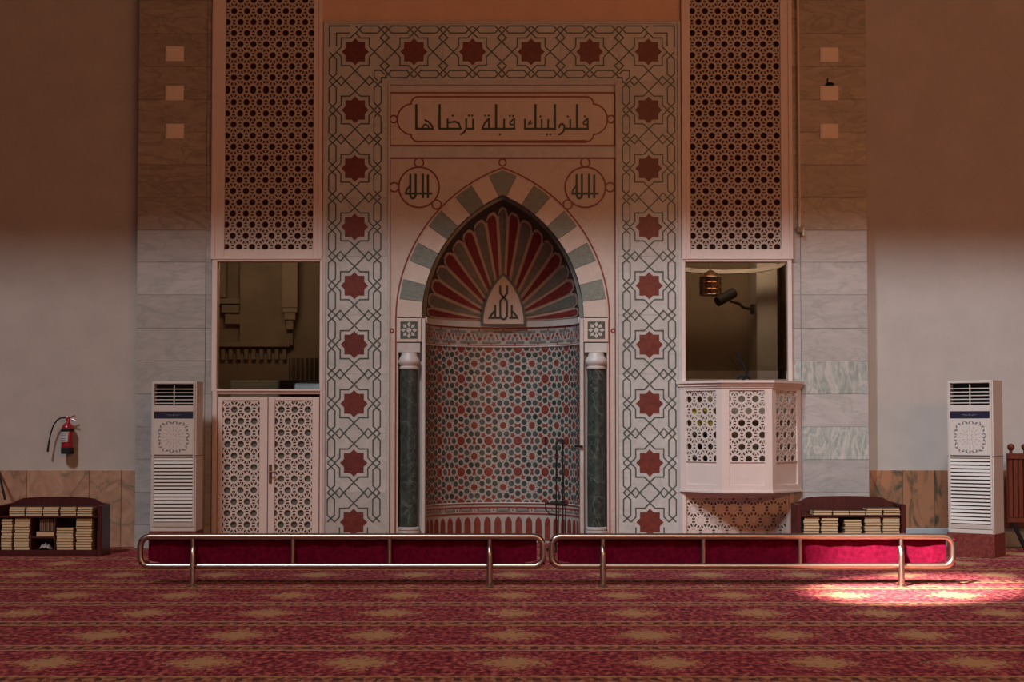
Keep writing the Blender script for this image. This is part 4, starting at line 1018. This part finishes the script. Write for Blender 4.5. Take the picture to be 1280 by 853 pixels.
# ------------------------------------------------------------------ fire extinguisher
ex, ez0 = XZ(84.5, 566, YW - .1)[0], XZ(84, 567, YW - .1)[1]; ye = YW - .11
eh = XZ(84, 529, YW - .1)[1] - ez0
t = thing('fire_extinguisher', (ex, ye, ez0), 'red fire extinguisher with black hose hung on the left wall', 'extinguisher')
r = .072
link('cylinder', MB().lathe([(r*.9, 0), (r, .02), (r, eh - .06), (r*.85, eh - .03), (r*.4, eh), (r*.3, eh + .02)], (ex, ye, ez0), 22), M['ext_red'], t, True)
link('base_ring', MB().lathe([(r*.9, -.005), (r*1.03, .0), (r*1.03, .065), (r, .07)], (ex, ye, ez0), 22), M['black'], t, True)
def wrap(z0, z1, a0, a1, rr):
    mb = MB(); n = 12; V = []
    for i in range(n + 1):
        a = radians(a0 + (a1-a0)*i/n); V += [(ex + rr*cos(a), ye + rr*sin(a), z0), (ex + rr*cos(a), ye + rr*sin(a), z1)]
    return mb.add(V, [(2*i, 2*i+2, 2*i+3, 2*i+1) for i in range(n)])
link('black_band', wrap(ez0 + eh*.72, ez0 + eh*.82, 175, 365, r + .002), M['black'], t)
link('paper_label', wrap(ez0 + eh*.38, ez0 + eh*.71, 205, 290, r + .002), M['paper'], t)
lt = MB()
for k in range(6): lt.v, lt.f, lt.m = lt.v, lt.f, lt.m
for k in range(5):
    s_ = wrap(ez0 + eh*(.43 + .05*k), ez0 + eh*(.445 + .05*k), 215, 278, r + .003); lt.add(s_.v, s_.f)
link('label_print', lt, M['ornament'], t)
zv = ez0 + eh
link('valve', MB().lathe([(.024, 0), (.024, .05), (.016, .07)], (ex + .005, ye, zv), 12), M['ext_red'], t, True)
link('lever', MB().tube([(ex - .03, ye, zv + .085), (ex + .02, ye, zv + .06), (ex + .085, ye, zv + .09)], .008, 8), M['ext_red'], t, True)
link('carry_handle', MB().tube([(ex - .01, ye, zv + .04), (ex + .05, ye, zv + .045), (ex + .095, ye, zv + .03)], .008, 8), M['ext_red'], t, True)
hp_ = [XZ(*q, YW - .1) for q in ((82, 522.5), (77, 522.6), (72, 525), (67, 532), (63.5, 543), (61, 556), (60, 565))]
link('hose', MB().tube([(x, ye, z) for x, z in hp_], [.009]*5 + [.011, .014], 8), M['black'], t, True)
link('wall_bracket', MB().box(ex - .03, ex + .03, ye + r - .01, YW, ez0 + .18, ez0 + .24), M['black'], t)

# thin stick leaning at the left edge
a = XZ(-2, 588, YW - .06); b = XZ(6, 640, -.62)
tag(link('leaning_stick', MB().tube([(a[0], YW - .06, a[1]), (b[0], -.62, 0.62)], .014, 8), M['black']), 'thin dark stick leaning on the wainscot at the far left edge', 'stick')

# ------------------------------------------------------------------ wooden partition at the right edge
yp = -.25
t = thing('wooden_partition', (XZ(1268, 600, yp)[0], yp, 0), 'red-brown slatted wooden partition with round finials at the right edge', 'partition')
xa_, xb_ = XZ(1259, 600, yp)[0], XZ(1259, 600, yp)[0] + 1.1
zt_, zr0, zbm = XZ(1265, 567, yp)[1], XZ(1265, 574.5, yp)[1], XZ(1265, 654, yp)[1]
link('top_rail', MB().slab(xa_, xb_, yp - .03, yp + .03, zr0, zt_, .008), M['redwood'], t)
link('bottom_rail', MB().slab(xa_, xb_, yp - .025, yp + .025, zbm, zbm + .06, .008), M['redwood'], t)
link('backing', MB().box(xa_, xb_, yp + .015, yp + .022, zbm + .03, zr0 + .01), M['redwood'], t)
for k in range(18):
    x = xa_ + .01 + k*.060; link('slat', MB().slab(x, x + .052, yp - .015, yp + .015, zbm + .06, zr0, .006), M['redwood'], t)
for k in range(6):
    x = XZ(1263.5, 560, yp)[0] + k*.165
    link('finial', MB().lathe([(.02, 0), (.018, .03), (.036, .05), (.044, .075), (.036, .10), (.012, .115)], (x, yp, zt_), 14), M['redwood'], t, True)
for x in (xa_ + .06, xb_ - .06): link('foot', MB().add([(x-.02, yp+.02, zbm), (x+.02, yp+.02, zbm), (x+.02, yp-.02, zbm), (x-.02, yp-.02, zbm), (x+.13, yp+.02, 0), (x+.18, yp+.02, 0), (x+.18, yp-.02, 0), (x+.13, yp-.02, 0)],
     [(0, 1, 2, 3), (7, 6, 5, 4), (3, 2, 6, 7), (1, 0, 4, 5), (2, 1, 5, 6), (0, 3, 7, 4)]), M['black'], t)

# ------------------------------------------------------------------ microphone stands in front of the niche
ym = -.35
def mstand(px, ptop, label, boom, ym=-.35):
    x, z = XZ(px, ptop, ym)
    t = thing('microphone_stand', (x, ym, 0), label, 'microphone stand')
    link('pole', MB().tube([(x, ym, .03), (x, ym, z)], .008, 8), M['black'], t, True)
    for k in range(3):
        a = radians(90 + 120*k); link('leg', MB().tube([(x, ym, .16), (x + .22*cos(a), ym + .22*sin(a), .012)], .009, 6), M['black'], t, True)
    link('clamp', MB().lathe([(.02, 0), (.024, .02), (.02, .05)], (x, ym, XZ(px, 632, ym)[1]), 10), M['black'], t, True)
    for nm, pts, rr in boom: link(nm, MB().tube([(*XZ(*q, ym), ) and (XZ(*q, ym)[0], ym - .015, XZ(*q, ym)[1]) for q in pts], rr, 8), M['black'], t, True)
mstand(703.6, 556, 'black microphone stand with square side arm, right one before the mosaic recess',
       [('arm', [(704, 571.5), (682.5, 571.5), (682.3, 556)], .007), ('microphone', [(682.3, 557), (682, 547)], .013), ('microphone', [(704, 556), (702.5, 549)], .016), ('cable', [(702, 552), (706, 575), (704.5, 600), (706, 630), (707, 668)], .0045)])
mstand(695.3, 553, 'black microphone stand with low bracket, left one before the mosaic recess',
       [('cross_arm', [(681, 629), (710, 630.5)], .010), ('bracket', [(682, 629), (682, 636), (686, 642), (696, 644)], .007), ('microphone', [(695.3, 555), (699, 549.5)], .014), ('cable', [(697, 556), (696, 590), (699, 622), (698, 668)], .0045)], -.9)
t_ = XZ(723, 558, .02)
t = thing('clip_microphone', (t_[0], -.02, t_[1]), 'small black microphone clipped to the right niche jamb', 'microphone')
link('body', MB().tube([(t_[0] - .045, -.05, t_[1] + .006), (t_[0] + .03, -.03, t_[1] - .004)], [.010, .014], 8), M['black'], t, True)
link('clip', MB().box(t_[0] + .02, t_[0] + .05, -.045, -.008, t_[1] - .016, t_[1] + .012), M['black'], t)

# ------------------------------------------------------------------ steel rails with velvet
YR = FL(640, 733.5)[1]
def rail(px0, px1, posts, uprights, label, sheet):
    yb = YR + .045
    x0, x1 = XZ(px0 + 4, 690, yb)[0], XZ(px1 - 4, 690, yb)[0]; zt, zb = XZ(640, 671.2, yb)[1], XZ(640, 708, yb)[1]
    t = thing('barrier_rail', ((x0+x1)/2, YR, 0), label, 'barrier')
    R = .085; path = []
    for cx, cz, a0 in ((x1-R, zt-R, 0), (x0+R, zt-R, 90), (x0+R, zb+R, 180), (x1-R, zb+R, 270)):
        for k in range(7):
            a = radians(a0 + 15*k); path.append((cx + R*cos(a), yb, cz + R*sin(a)))
    link('frame', MB().tube(path, .029, 14, True), M['steel'], t, True)
    for p in uprights + posts:
        x = XZ(p, 690, yb)[0]; link('upright', MB().tube([(x, yb, zb), (x, yb, zt)], .021, 12), M['steel'], t, True)
    for p in posts:
        x = XZ(p, 715, YR)[0]; zj = XZ(640, 690, YR)[1]
        fp = link('foot_post', MB().tube([(x, yb - .02, zj + .035), (x, yb - .052, zj), (x, yb - .056, zj - .04), (x, yb - .056, 0.012)], .027, 14), M['steel'], t, True)
        link('floor_flange', MB().lathe([(.045, .001), (.045, .01), (.030, .022)], (x, yb - .056, 0), 18), M['steel'], fp, True)
    # velvet hung behind the bars, gathered at its ends
    a, b = XZ(sheet[0], 690, yb)[0], XZ(sheet[1], 690, yb)[0]; n = 90; V = []; rows = 8
    for j in range(rows + 1):
        f = j/rows; z = zt + .026 - (zt - zb + .01)*f
        for i in range(n + 1):
            x = a + (b-a)*i/n; e = min(1, min(i, n-i)/4)
            V.append((x, yb + .052 + .006*sin(i*.9 + 1.3*sin(f*3)) + .004*sin(i*.37 + f*5) - .012*(1-e), z - (0 if e >= 1 else (1-e)*.03*(1-2*f))))
    link('velvet_panel', MB().add(V, [(j*(n+1)+i, (j+1)*(n+1)+i, (j+1)*(n+1)+i+1, j*(n+1)+i+1) for j in range(rows) for i in range(n)]), M['velvet'], t, True)
    ti = MB()
    for x, q in ((a, -1), (b, 1)):
        for z in (zt - .03, zb + .03): ti.tube([(x - q*.01, yb + .045, z), (x + q*.04, yb + .02, z + .01), (x + q*.06, yb - .035, z), (x + q*.07, yb + .01, z - .012)], .008, 6)
    link('tie', ti, M['velvet'], t, True)
    return t
rail(171.5, 683, [241, 612], [366, 487], 'low steel barrier with crimson velvet, left one, before niche and door', (184, 671))
rail(685.5, 1195, [753.5, 1126.5], [879, 1000], 'low steel barrier with crimson velvet, right one, before the balcony', (697, 1184))
